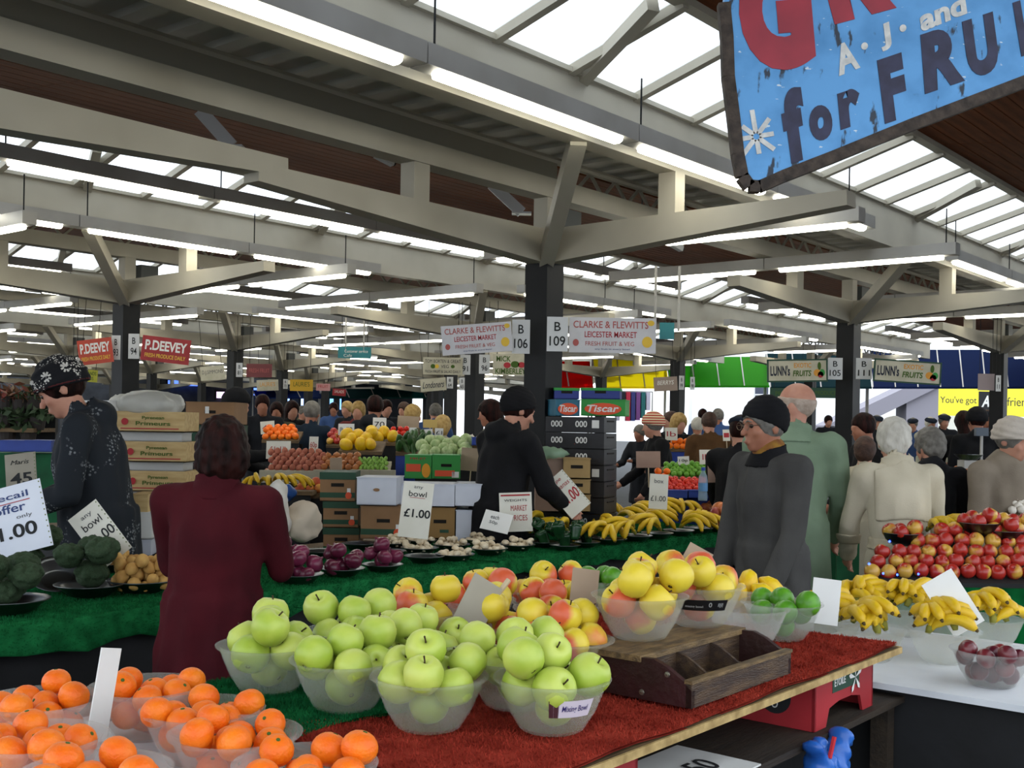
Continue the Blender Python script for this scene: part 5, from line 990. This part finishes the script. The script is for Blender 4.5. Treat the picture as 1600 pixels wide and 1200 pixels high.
# shoppers and traders further off
nv = cloth('navy', '#1a2634', '#15202c'); bn = cloth('brown', '#5a4028', '#4a3420'); gg = cloth('sage', '#9a9a88'); ol = cloth('olive', '#4a4a3a'); dg_ = cloth('dark', '#22242a', '#1a1c20'); bl_ = cloth('blue', '#39507c'); rd = cloth('rust', '#6a3030')
FAR = [('trader in a pale sage jumper behind the cabbages', 762, 628, 11.5, -70, gg, m_dk, 'bob', None), ('shopper in a red and cream striped hat by the black crates', 1017, 648, 11.8, -80, m_blackcl, m_gy, 'short', 'stripe'),
       ('shopper in a brown coat seen from behind', 1108, 646, 13.2, 175, bn, m_br, 'short', None), ('shopper in a dark coat and dark cap beside the charcoal jacket', 1160, 652, 8.6, 150, m_blackcl, m_dk, 'short', 'navycap'),
       ('shopper in a navy jumper seen from behind beside the oranges', 489, 629, 12.6, 170, nv, m_gy, 'short', None), ('shopper in black between brown carton and navy jumper', 375, 612, 10.6, 100, m_blackcl, m_dk, 'short', 'beanie'),
       ('shopper in a dark anorak with grey hood behind the melons', 588, 620, 13.0, 160, dg_, m_dk, 'short', None), ('shopper with a strap across a dark coat', 410, 618, 15, 10, dg_, m_dk, 'short', None),
       ('dark-haired shopper in a grey jacket left of the navy jumper', 432, 630, 16, 0, ol, m_dk, 'long', None), ('dark-haired shopper in black next to the grey jacket', 457, 628, 16.5, 20, m_blackcl, m_dk, 'long', None),
       ('small distant shopper in blue behind the red apples', 521, 630, 24, 0, bl_, m_dk, 'short', None), ('distant shopper with pale face beside the red apples', 541, 628, 20, -30, dg_, m_bl, 'short', None), ('shopper with long fair hair behind the white card', 560, 629, 16, 10, rd, m_bl, 'long', None),
       ('shopper with light brown hair behind the brown cards', 648, 634, 14.5, 120, ol, m_bl, 'curly', None), ('distant shopper in dark clothes below the script sign', 605, 626, 19, 30, dg_, m_dk, 'short', None), ('distant shopper with grey hair above the cucumbers', 682, 632, 17, 160, bl_, m_gy, 'short', None), ('distant shopper bending with fair hair near the cabbages', 694, 652, 13.5, 150, gg, m_bl, 'bob', None),
       ('shopper with brown hair behind the striped hat', 1046, 645, 15.5, -60, dg_, m_br, 'long', None), ('blond shopper in black beside the post', 1063, 648, 14.5, 30, m_blackcl, m_bl, 'bob', None), ('white-haired shopper beside the brown coat', 1090, 654, 15.5, 170, gg, m_wh, 'short', None), ('distant shopper in blue left of the charcoal jacket', 1122, 640, 19, 175, bl_, m_gy, 'short', None), ('distant shopper in a blue anorak right of the brown coat', 1098, 640, 24, 175, bl_, m_dk, 'short', None),
       ('shopper in dark coat half behind the far post', 1345, 648, 9.6, -80, m_blackcl, m_dk, 'short', None), ('shopper with brown hair behind the cream trench coat', 1352, 685, 8.6, 160, cloth('oat', '#a8a08c'), m_br, 'curly', None), ('distant shopper in a dark cap beyond the blue awning, first', 1371, 650, 22, 0, dg_, m_gy, 'short', 'navycap'), ('distant shopper in a cap, second beyond the blue awning', 1426, 654, 22, -30, bl_, m_gy, 'short', 'navycap'), ('distant shopper in a white jacket under the windows', 1455, 653, 21, 10, gg, m_wh, 'short', 'navycap'), ('distant shopper in a flat cap and orange front', 1476, 648, 21, 0, dg_, m_gy, 'short', 'navycap'),
       ('shopper in black before the yellow banner, shorter of two', 1505, 645, 13, 170, m_blackcl, m_dk, 'long', None), ('tall shopper in a black hooded coat before the yellow banner', 1525, 641, 12.5, 175, m_blackcl, m_dk, 'short', 'beanie'), ('distant shopper in a rust coat under the yellow banner', 1543, 642, 19, 10, rd, m_br, 'short', 'navycap'), ('distant head near the ramp', 1295, 650, 27, 0, dg_, m_dk, 'short', None),
       ('distant shopper in grey near the lit shop windows', 475, 635, 22, 60, ol, m_gy, 'short', None), ('distant shopper in dark coat at the far left stalls', 300, 632, 19, -60, dg_, m_dk, 'short', None), ('distant shopper in black right of the melons', 630, 630, 21, -20, dg_, m_br, 'long', None), ('shopper behind the black crates in a dark jacket', 998, 665, 16, -40, dg_, m_gy, 'short', None)]
for lab, x, y, Y, yaw, ct, hr, hk, ht in FAR:
    cm = {'stripe': bands('striped_hat', ['#a83028', '#d8c8a8'], 38), 'navycap': cloth('navycap', '#1e2430'), 'beanie': m_blackcl, None: None}[ht]
    person(lab, x, y, Y, yaw, coat=ct, coat_len=.5, hair=hr, hair_kind=hk, hat=cm, hat_kind='flat' if ht == 'navycap' else 'knit', res=.022 if Y < 14 else .028, lean=rnd.choice((2, 4, 6)), head=(8, rnd.uniform(-15, 15)), armL=(rnd.uniform(5, 40), 7, rnd.uniform(10, 60)), armR=(rnd.uniform(5, 40), 7, rnd.uniform(10, 60)), girth=1.08, skin=m_skin if len(lab) % 3 else m_skin2, hood='hood' in lab)
# ================================================================ STALLS DEEPER IN THE HALL
m_gcl = mat('green_cloth', '#0f5a34', .8, col2='#0b4527', ns=5); m_dkg = mat('dark_front', '#14201a', .8); m_blk = m_skirt_shade; m_ledge = mat('ledge_cream', '#b5ad9a', .7, col2='#a19a87', ns=4); m_bcr = mat('blue_crate', '#24419a', .5, col2='#1d3682', ns=6)
def heap(key, x0, x1, y0, y1, Y, what, where, rows=None, front=None, sc=1.0, jit=.15, slant=None, xs=None, ledge=None, rise=.8, base=True):
    """fruit banked up row over row on a sloping stall; y1 is the lowest row in the picture, y0 the topmost"""
    r = K[key]['r'] * sc; n = rows or max(1, int((y1 - y0) * Y / F / (r * 2 * rise)) + 1); nm = K[key]['name'].replace('_', ' '); zmin = 9
    for k in range(n):
        yy = y1 - (y1 - y0) * (k / max(n - 1, 1)); Yk = Y + k * r * 1.15; step = 2 * r * F / Yk; a = x0 + (xs[k] if xs else 0) + (step / 2 if k % 2 else 0)
        while a < x1:
            p = W(a + rnd.uniform(-jit, jit) * step, yy + rnd.uniform(-jit, jit) * step * .5, Yk); fruit(key, p, rrot(), '%s %s' % (nm, where), what, sc * rnd.uniform(.92, 1.05), False); a += step * .98
    A, B = W(x0, y1, Y), W(x1, y1, Y); z = A.z - r * .95; T = W(x0, y0, Y + n * r * 1.15).z - r * .95; D = n * r * 1.15 + r
    if base:
        o = thing('display_stall', 'sloping market stall carrying %s' % what, 'stall', (0, 0, 0)); xa, xb = A.x - r, B.x + r; ya = Y - r * 1.1
        MB().add([(xa, ya, z), (xb, ya, z), (xb, Y + D, T), (xa, Y + D, T), (xa, ya, z - .03), (xb, ya, z - .03), (xb, Y + D, T - .03), (xa, Y + D, T - .03)], [(0, 1, 2, 3), (7, 6, 5, 4), (0, 4, 5, 1), (1, 5, 6, 2), (2, 6, 7, 3), (3, 7, 4, 0)]).build('sloping_top', ledge or m_wood, o)
        MB().box(xa, xb, ya + .01, ya + .03, .0, z - .03).box(xa, xb, Y + D - .03, Y + D - .01, 0, min(z, T) - .04).build('front_sheet', front or m_blk, o)
        if ledge: MB().box(xa - .05, xb + .05, ya - .06, ya, z - .09, z + .01).build('ledge', ledge, o)
    return z
heap('sweet', 424, 506, 706, 731, 9.3, 'sweet potatoes', 'banked on the cream ledge behind the woman in maroon', 5, sc=.72, jit=.08, ledge=m_ledge)
heap('bonion', 508, 562, 712, 730, 9.3, 'brown onions', 'banked between sweet potatoes and green pods', 4, sc=.78, ledge=m_ledge)
heap('sprout', 563, 606, 717, 732, 9.3, 'green pods', 'heaped at the end of the cream ledge', 5, ledge=m_ledge)
heap('peach', 468, 500, 752, 764, 8.3, 'peaches', 'beside the crumpled blue bag', 2)
for q, x in enumerate((405, 425, 445)): bunch(W(x, 763, 8.2), -1.5 + .5 * q, 'bunch of bananas on the ledge behind the maroon coat', 'bananas on the ledge behind the maroon coat', 4)
o = thing('ledge_stall', 'low dark stall under the bananas behind the maroon coat', 'stall', W(390, 766, 8.1)); MB().box(0, .45, 0, .4, -.03, 0).build('table_top', m_wood, o); MB().box(.02, .43, .02, .04, -W(390, 766, 8.1).z, -.03).build('front_sheet', m_blk, o)
heap('orange', 416, 462, 668, 682, 12, 'distant oranges', 'piled left of the man in navy', 4, sc=1.3)
heap('red', 516, 548, 674, 690, 12, 'distant red apples', 'piled right of the man in navy', 4)
heap('melon', 541, 588, 679, 695, 11, 'yellow melons', 'banked at the front of the melon stall', 3, sc=.75)
heap('melon', 574, 614, 675, 682, 11.6, 'yellow melons at the back', 'on the back of the melon stall', 2, sc=.75)
heap('tomato', 610, 638, 670, 677, 12, 'distant red fruit', 'beside the melons', 2)
heap('cuke', 624, 670, 686, 702, 10.3, 'cucumbers', 'heaped in front of the cabbages', 4, front=m_bcr, jit=.4)
heap('cabbage', 660, 736, 688, 708, 9.6, 'cabbages', 'heaped above the bright green cartons', 4, jit=.25, sc=.65)
heap('garlic', 728, 760, 684, 692, 9.9, 'garlic bulbs', 'beside the cabbages', 3)
carton(738, 683, 760, 696, 9.6, .12, m_bcr, 'blue printed bag beside the cabbages', .1, hole=False, name='printed_bag', cat='bag')
heap('limes', 1042, 1104, 725, 741, 9.6, 'limes', 'banked behind the tomatoes', 5, sc=.8)
heap('tomato', 1036, 1150, 749, 764, 9.0, 'tomatoes', 'in the blue crates', 5, sc=.8, front=m_bcr)
for q, x in enumerate((1036, 1076, 1116)): carton(x, 766, x + 38, 779, 8.85, .1, m_bcr, 'blue plastic crate under the tomatoes, %s' % ('nearest the black crates', 'in the middle', 'nearest the grey jacket')[q], 0, hole=False, name='plastic_crate', cat='crate', group='blue crates under the tomatoes')
heap('orange', 1024, 1046, 737, 745, 9.3, 'small oranges', 'between limes and black crates', 2)
heap('orange', 1046, 1074, 690, 697, 14, 'far oranges', 'far behind the striped hat', 2, sc=1.4, front=m_bcr)
heap('wmelon', 1496, 1550, 751, 765, 8.2, 'green mangoes', 'on the bright green cloth', 3, front=m_gcl)
heap('bonion', 1496, 1562, 735, 745, 8.9, 'red brown fruit', 'behind the green mangoes', 3)
heap('garlic', 1582, 1606, 786, 797, 6.8, 'white garlic', 'cut by the right edge', 3)
heap('green', 1316, 1332, 783, 792, 7.6, 'pale green apples', 'between the green coat and the cream coat', 2, front=m_gcl)
heap('red', 1316, 1330, 776, 782, 7.8, 'small red fruit', 'above the pale green apples between two coats', 1)
wt = thing('water_bottle', 'clear plastic bottle standing before the tomatoes', 'bottle', W(1098, 782, 8.4)); MB().lathe([(.001, 0), (.033, 0), (.035, .02), (.032, .08), (.035, .14), (.03, .18), (.013, .215), (.013, .225)], 14).build('bottle', thin('bottle_plastic', '#a9c4d8', .55, .4), wt, True); MB().lathe([(.0155, .222), (.0155, .245), (.001, .247)], 10).build('cap', m_bcr, wt); MB().lathe([(.0355, .07), (.0355, .13)], 14).build('label_band', mat('band_blue', '#5d8fc0', .5), wt)
# apple mound on the right
apx = [1364, 1362, 1380, 1420, 1470, 1500]
for k in range(6):
    Yk = 5.35 + .07 * k; yy = 893 - 16 * k; step = 2 * .037 * F / Yk; a = apx[k] + (step / 2 if k % 2 else 0)
    while a < 1625: fruit('red', W(a + rnd.uniform(-2, 2), yy + rnd.uniform(-2, 2), Yk), rrot(), 'red apple in row %s of the big mound on green turf' % ('one', 'two', 'three', 'four', 'five', 'six')[k], 'red apples in the mound', rnd.uniform(.94, 1.06), False); a += step
zz = W(1364, 893, 5.35).z - .036; A = W(1352, 893, 5.3); o = thing('apple_stall', 'turf-covered stall under the mound of red apples', 'stall', (A.x, A.y - .03, 0))
MB().add([(0, 0, zz), (1.1, 0, zz), (1.1, .55, zz + .1), (.5, .55, zz + .1), (0, 0, zz - .04), (1.1, 0, zz - .04), (1.1, .55, zz + .06), (.5, .55, zz + .06)], [(0, 1, 2, 3), (7, 6, 5, 4), (0, 4, 5, 1), (1, 5, 6, 2), (2, 6, 7, 3), (3, 7, 4, 0)]).build('sloping_top', m_blk, o)
MB().box(-.01, 1.1, -.02, 0, zz - .45, zz - .02).build('turf_front', m_turf_d, o); MB().box(.02, 1.08, .0, .02, 0, zz - .04).build('front_sheet', m_blk, o)
m_led = emis('blue_led', '#1a2cff', 12)
for q, (x, y) in enumerate(((1380, 896), (1402, 898), (1435, 897), (1466, 908), (1358, 881), (1390, 846))):
    p = W(x, y, 5.2); b = put('led_light', MB().lathe(sph(.005, k=6), 8).mesh('led_light', m_led, True), None, p); tag(b, 'small blue LED, %s along the apple stall edge' % ('second', 'third', 'fourth', 'fifth', 'first', 'raised one')[q], 'light', 'blue LEDs on the apple stall')
for q, (x, y, n, w) in enumerate(((1411, 842, 6, 'standing on the mound beside the cream coat'), (1566, 838, 8, 'at the right end of the mound'), (1530, 826, 5, 'in the middle of the mound'))):
    p = W(x, y + 10, 5.62); b = put('steel_dish', MB().lathe([(.001, 0), (.05, 0), (.085, .03), (.098, .06), (.1, .062), (.096, .063), (.08, .032), (.045, .006), (.001, .006)], 24).mesh('steel_bowl', m_dish, True), None, p); b.name = 'steel_bowl'; tag(b, 'small steel bowl of apples ' + w, 'bowl', 'steel bowls on the apple mound')
    for xx, y2, z2, ri in pack(n, .037, .045, .09, .06): fruit('red', (p.x + xx, p.y + y2, p.z + z2), rrot(), 'red apple in the steel bowl ' + w, 'apples in the steel bowl ' + w, ri / .037, False)
for q, x in enumerate((1470, 1490, 1510, 1530, 1450)): fr = bunch(W(x, 836, 5.9), -1.2, 'bunch of pale bananas heaped behind the red apple mound', 'pale bananas behind the apple mound', 4)
# cards deeper in the hall
for x, y, Y, w, h, m, lab, tx in ((435, 703, 9.6, 38, 28, m_card, 'cream handwritten card on the sweet potatoes', '£1-1lb'), (490, 696, 9.7, 14, 28, m_card, 'narrow cream card beside the spring onions', '60p'), (525, 728, 8.9, 19, 26, m_cardb, 'plain brown card among the brown onions', ''), (541, 671, 11.6, 25, 18, m_paper, 'white handwritten card behind the red apples', 'lb 70'), (593, 663, 11.9, 21, 21, m_paper, 'white card marked 70 above the melons', '70'), (645, 676, 11, 11, 16, m_paper, 'small white card left of the cabbages', ''), (668, 678, 10.6, 16, 15, m_paper, 'small lettered card behind the cabbages', '3 for'), (686, 676, 10.6, 13, 14, m_paper, 'small tilted card behind the cabbages', '£1'), (1068, 720, 9.7, 18, 14, m_paper, 'small white card on the limes', '10p'), (1111, 714, 9.5, 36, 23, m_card, 'cream card with a painted red fruit', 'lb  1'), (1013, 718, 9.3, 38, 26, m_pink, 'pinkish card beside the black crates', ''), (1126, 740, 8.6, 40, 28, m_pink, 'pinkish card in front of the limes', ''), (1049, 678, 14, 19, 20, m_card, 'cream card above the far oranges', 'lb'), (1135, 680, 12, 11, 18, m_card, 'cream card right of the brown coat', '1'), (1541, 726, 8.6, 26, 14, m_paper, 'white paper tag behind the green mangoes', ''), (418, 668, 12.5, 22, 20, m_card, 'cream card left of the distant oranges', '45'), (638, 659, 13, 34, 18, m_cardb, 'brown card sheet behind the cucumbers', ''), (672, 662, 12.5, 22, 13, mat('card_tan', '#b39a5a', .7), 'tan card behind the cabbages', ''), (737, 718, 8.9, 34, 36, m_cardb, 'folded grey brown sheet beside the trader', '')):
    s2 = Y / F; cc = card(x, y, Y, w * s2, h * s2, rnd.uniform(-.1, .1), m, lab, [(tx, 0, 0, .75, .4, m_ink if m is not m_card else m_inkr, .0)] if tx else []); MB().tube([(0, .006, 0), (0, .006, -h * s2 * .5 - .16)], .005, 5).build('stick', mat('stick_wood', '#b9a789', .6), cc)
# weighing scale far right
sc_ = thing('weighing_scale', 'steel weighing scale with a pan near the right edge', 'scale', W(1513, 732, 8.3)); MB().box(-.05, .05, -.05, .08, 0, .06).build('body', m_grey, sc_); MB().lathe([(.001, .06), (.06, .065), (.1, .1), (.103, .102), (.06, .072), (.001, .068)], 20).build('pan', m_dish, sc_); MB().box(.09, .105, 0, .02, 0, .28).build('post', m_grey, sc_); MB().box(.05, .14, -.01, .03, .24, .3).build('readout', mat('scale_dark', '#4c5560', .5), sc_)
# left: dark plant stall, blue crates
def plant(px, py, Y, label, seed, mm):
    rr = np.random.default_rng(seed); b = MB(); p = W(px, py, Y)
    for k in range(60):
        c = Vector(rr.normal(0, 1, 3)).normalized() * float(rr.uniform(.03, .14)); c.z = abs(c.z) + .08; d = Vector(rr.normal(0, 1, 3)).normalized() * .045; e = Vector(rr.normal(0, 1, 3)).normalized().cross(d) * .5
        b.add([c - d, c + e, c + d, c - e, c + Vector((0, 0, .004))], [(0, 1, 4), (1, 2, 4), (2, 3, 4), (3, 0, 4), (0, 3, 2, 1)])
    o = thing('potted_plant', label, 'plant', p); b.build('foliage', mm, o); MB().lathe([(.001, 0), (.05, 0), (.065, .1), (.06, .1), (.001, .09)], 12).build('pot', mat('pot_dark', '#2a2320', .7), o)
m_fol = mat('foliage_dark', '#26361d', .7, col2='#33472a', ns=9); m_folr = mat('foliage_red', '#7c2b26', .7, col2='#3a4a26', ns=5)
for q, (x, y) in enumerate(((8, 640), (32, 645), (52, 640), (10, 668), (35, 672), (58, 672), (12, 690), (44, 690))): plant(x, y, 8.5, 'potted plant on the shelves at the left edge, %s' % ('upper row first', 'upper row second', 'upper row third', 'middle row first', 'middle row second', 'middle row third', 'lower row first', 'lower row second')[q], q, m_folr if q < 2 else m_fol)
o = thing('plant_shelf', 'dark stepped shelf of plants at the left edge', 'shelf', W(0, 660, 8.6))
for k, z in enumerate((W(0, 640, 8.6).z, W(0, 668, 8.6).z, W(0, 692, 8.6).z)): MB().box(-.3, .34, -.15 * k - .05, .2, z - H - .03 - (W(0, 660, 8.6).z - H), z - H - (W(0, 660, 8.6).z - H)).build('shelf_board', m_wood, o)
MB().box(-.3, .34, .2, .25, -W(0, 660, 8.6).z, .2).build('back_board', m_blk, o)
for q, x in enumerate((0, 40)): carton(x, 688, x + 39, 706, 7.2, .25, m_bcr, 'blue plastic crate at the left edge, %s' % ('first', 'second')[q], .1, hole=False, name='plastic_crate', cat='crate', group='blue crates at the left edge')
o = thing('green_counter', 'dark green cloth counter behind the patterned jacket', 'counter', W(-30, 707, 7.3)); MB().box(0, .75, 0, .5, -W(-30, 707, 7.3).z, 0).build('cloth', m_gcl, o)
# ================================================================ CANOPIES AND THE STREET BEYOND
def canopy(x0, x1, yt, yb, Y, col, label, bend=.9, clear=.42):
    m = thin('awning_' + col.strip('#'), col, clear, .7, .7, lin(col)[:3]); p0 = W(x0, yt, Y + bend); o = thing('awning', label, 'awning', (0, 0, 0), 0, 'coloured awnings at the market edge')
    n = max(2, int((x1 - x0) / 34)); 
    for k in range(n):
        a = x0 + (x1 - x0) * k / n; b = x0 + (x1 - x0) * (k + 1) / n; q = [W(a, yt, Y + bend), W(b, yt, Y + bend), W(b + 6, yb, Y), W(a + 6, yb, Y)]
        MB().add(q + [v + Vector((0, .01, .01)) for v in q], [(0, 1, 2, 3), (7, 6, 5, 4), (0, 4, 5, 1), (2, 6, 7, 3)]).build('panel', m, o)
        MB().bar(q[0], q[3], .03, .03).build('rib', m_grey, o)
    MB().bar(W(x0 + 6, yb, Y), W(x1 + 6, yb, Y), .04, .05).build('front_rail', m, o)
    for xx in (x0, x1): q = W(xx, yt, Y + bend); MB().tube([(q.x, q.y + .05, 0), (q.x, q.y + .05, q.z)], .03, 6).build('pole', m_grey, o)
canopy(845, 921, 565, 605, 30, '#ee2a24', 'red translucent awning at the market edge'); canopy(926, 1040, 562, 606, 30, '#fff04a', 'yellow translucent awning at the market edge'); canopy(1041, 1196, 558, 604, 30, '#5ab83a', 'green translucent awning at the market edge')
canopy(1198, 1356, 553, 606, 30, '#0c4850', 'teal awning behind the exotic fruit signs'); canopy(1358, 1640, 547, 606, 30, '#16356e', 'blue awning at the right edge of the market')
canopy(500, 700, 608, 622, 46, '#155a58', 'dark teal awning at the far end of the hall'); canopy(395, 498, 610, 622, 46.4, '#1b3f86', 'dark blue awning at the far end of the hall')
# street: pale building with windows, ramp, yellow banner
bl = thing('building', 'pale building with dark windows beyond the awnings', 'building', (0, 0, 0)); m_bld = mat('pale_render', '#f4f4f4', .7)
a, b = W(1080, 700, 46), W(1760, 700, 46); MB().box(a.x, b.x, 46, 47, 0, 9).build('wall', m_bld, bl)
m_pane = mat('window_dark', '#3b4256', .15, spec=.8)
for x0, x1 in ((1411, 1431), (1436, 1456), (1180, 1200), (1212, 1232)):
    for y0, y1 in ((604, 616), (618, 628), (630, 640)):
        c, d = W(x0, y0, 45.98), W(x1, y1, 45.98); w = MB().box(c.x, d.x, 45.95, 46, d.z, c.z).build('window', m_pane, bl); MB().box(c.x, d.x, 45.93, 45.95, d.z - .04, d.z).build('sill', m_bld, w)
rm = thing('stair_ramp', 'grey sloping stair ramp beyond the awnings', 'ramp', (0, 0, 0)); c, d, e, f = W(1290, 665, 40), W(1420, 603, 40), W(1470, 603, 40), W(1345, 665, 40)
g0, g1 = Vector((c.x, c.y, 0)), Vector((f.x, f.y, 0)); MB().box(g0.x, g1.x, 40.2, 41.3, 0, c.z).box(d.x, e.x, 40.2, 41.3, 0, d.z).build('pier', mat('ramp_grey', '#8d8a94', .8), rm)
MB().add([c, d, e, f] + [v + Vector((0, 1.5, 0)) for v in (c, d, e, f)], [(0, 3, 2, 1), (4, 5, 6, 7), (0, 1, 5, 4), (1, 2, 6, 5), (2, 3, 7, 6), (3, 0, 4, 7)]).build('slope', mat('ramp_grey', '#8d8a94', .8), rm)
yb = sign(1545, 628, 44, 190, 45, mat('banner_yellow', '#efe23a', .5), 'yellow advertising banner across the street', [("You've got", -.25, .02, .3, .3, m_navy, 0), ('AA', .0, .02, .12, .4, m_wt, .03, .3), ('friend', .25, .02, .2, .3, m_navy)], name='banner')
MB().box(-.4, .45, -.001, 0, -.4, .4).build('black_patch', m_ink, yb)
bw = MB().box(-34, W(640, 660, 52).x, 53, 53.4, 0, 4.6).build('wall_back', mat('far_wall', '#23262b', .8, col2='#33363c', ns=2)); struct(bw, 'dark shop fronts closing the far end of the hall')
for q, (x0, x1, y0, y1, c) in enumerate(((438, 452, 618, 640, '#8fb6ff'), (470, 482, 620, 636, '#9fc4ff'), (515, 533, 622, 640, '#6f9fe8'), (338, 352, 612, 622, '#c9a8d8'), (396, 415, 606, 618, '#5a7de8'), (262, 312, 594, 603, '#4a6ae0'))):
    c0, c1 = W(x0, y0, 52.7), W(x1, y1, 52.7); o = thing('shop_window', 'lit bluish shop window far away, %s' % ('beside the navy man', 'third along', 'nearest the teal awning', 'mauve one above the woman', 'round neon one', 'long one above the pale crates')[q], 'window', ((c0.x + c1.x) / 2, 52.75, c1.z), 0, 'lit shop windows')
    w2, h2 = (c1.x - c0.x) / 2, c0.z - c1.z; MB().box(-w2, w2, 0, .26, 0, h2).build('lit_pane', emis('shop_glow_%d' % q, c, 1.2), o); MB().box(-w2 - .1, -w2, -.02, .1, -.1, h2 + .1).box(w2, w2 + .1, -.02, .1, -.1, h2 + .1).box(-w2, w2, -.02, .1, h2, h2 + .1).build('frame', m_black, o)
# coat rail and goods beyond the awnings
gr = thing('clothes_rail', 'rail of coloured clothes beyond the yellow awning', 'clothes rail', W(930, 668, 34)); MB().bar((0, 0, 1.1), (1.7, 0, 1.1), .04, .04).build('rail', m_grey, gr)
for xx in (0, 1.7): MB().bar((xx, 0, 1.1), (xx, 0, -W(930, 668, 34).z), .04, .04, up=(0, 1, 0)).build('leg', m_grey, gr)
for k in range(11): MB().box(k * .15, k * .15 + .12, -.2, .2, .2 + .4 * rnd.random(), 1.08).build('garment', mat('cloth_%d' % (k % 6), ('#c03048', '#3a3f7a', '#7a4a86', '#2a6a6a', '#c9c2d6', '#24242c')[k % 6], .8), gr)

# security cameras and short white roof braces
m_cctv = mat('cctv_white', '#c9cacb', .4)
for q, (x, y, Y, w) in enumerate(((602, 250, 7.6, 'under the timber soffit left of the middle post'), (1057, 386, 9.9, 'on the tip of the far tapered arm'), (1238, 430, 13, 'beside the far right timber soffit'))):
    o = thing('security_camera', 'small white security camera ' + w, 'camera', W(x, y, Y), .6); MB().bar((-.07, 0, .03), (.06, 0, -.01), .05, .05).build('housing', m_cctv, o); MB().tube([(.06, 0, -.01), (.075, 0, -.015)], .018, 10).build('lens', m_black, o); MB().box(-.03, -.01, -.01, .01, .03, .3 if q == 0 else .3).build('bracket', m_cctv, o)
for q, (x0, y0, x1, y1, Y) in enumerate(((312, 172, 362, 228, 7.6), (768, 288, 815, 332, 9.3))):
    p = W(x0, y0, Y); o = thing('roof_brace', 'short white slanting brace %s' % ('above the near tapered arm', 'left of the middle post head')[q], 'brace', p); MB().bar((0, 0, 0), W(x1, y1, Y) - p, .02, .09).build('bar', m_cctv, o); e = W(x1, y1, Y) - p; MB().box(e.x - .08, e.x + .08, e.y - .05, e.y + .05, e.z - .015, e.z).build('foot_plate', m_cctv, o)
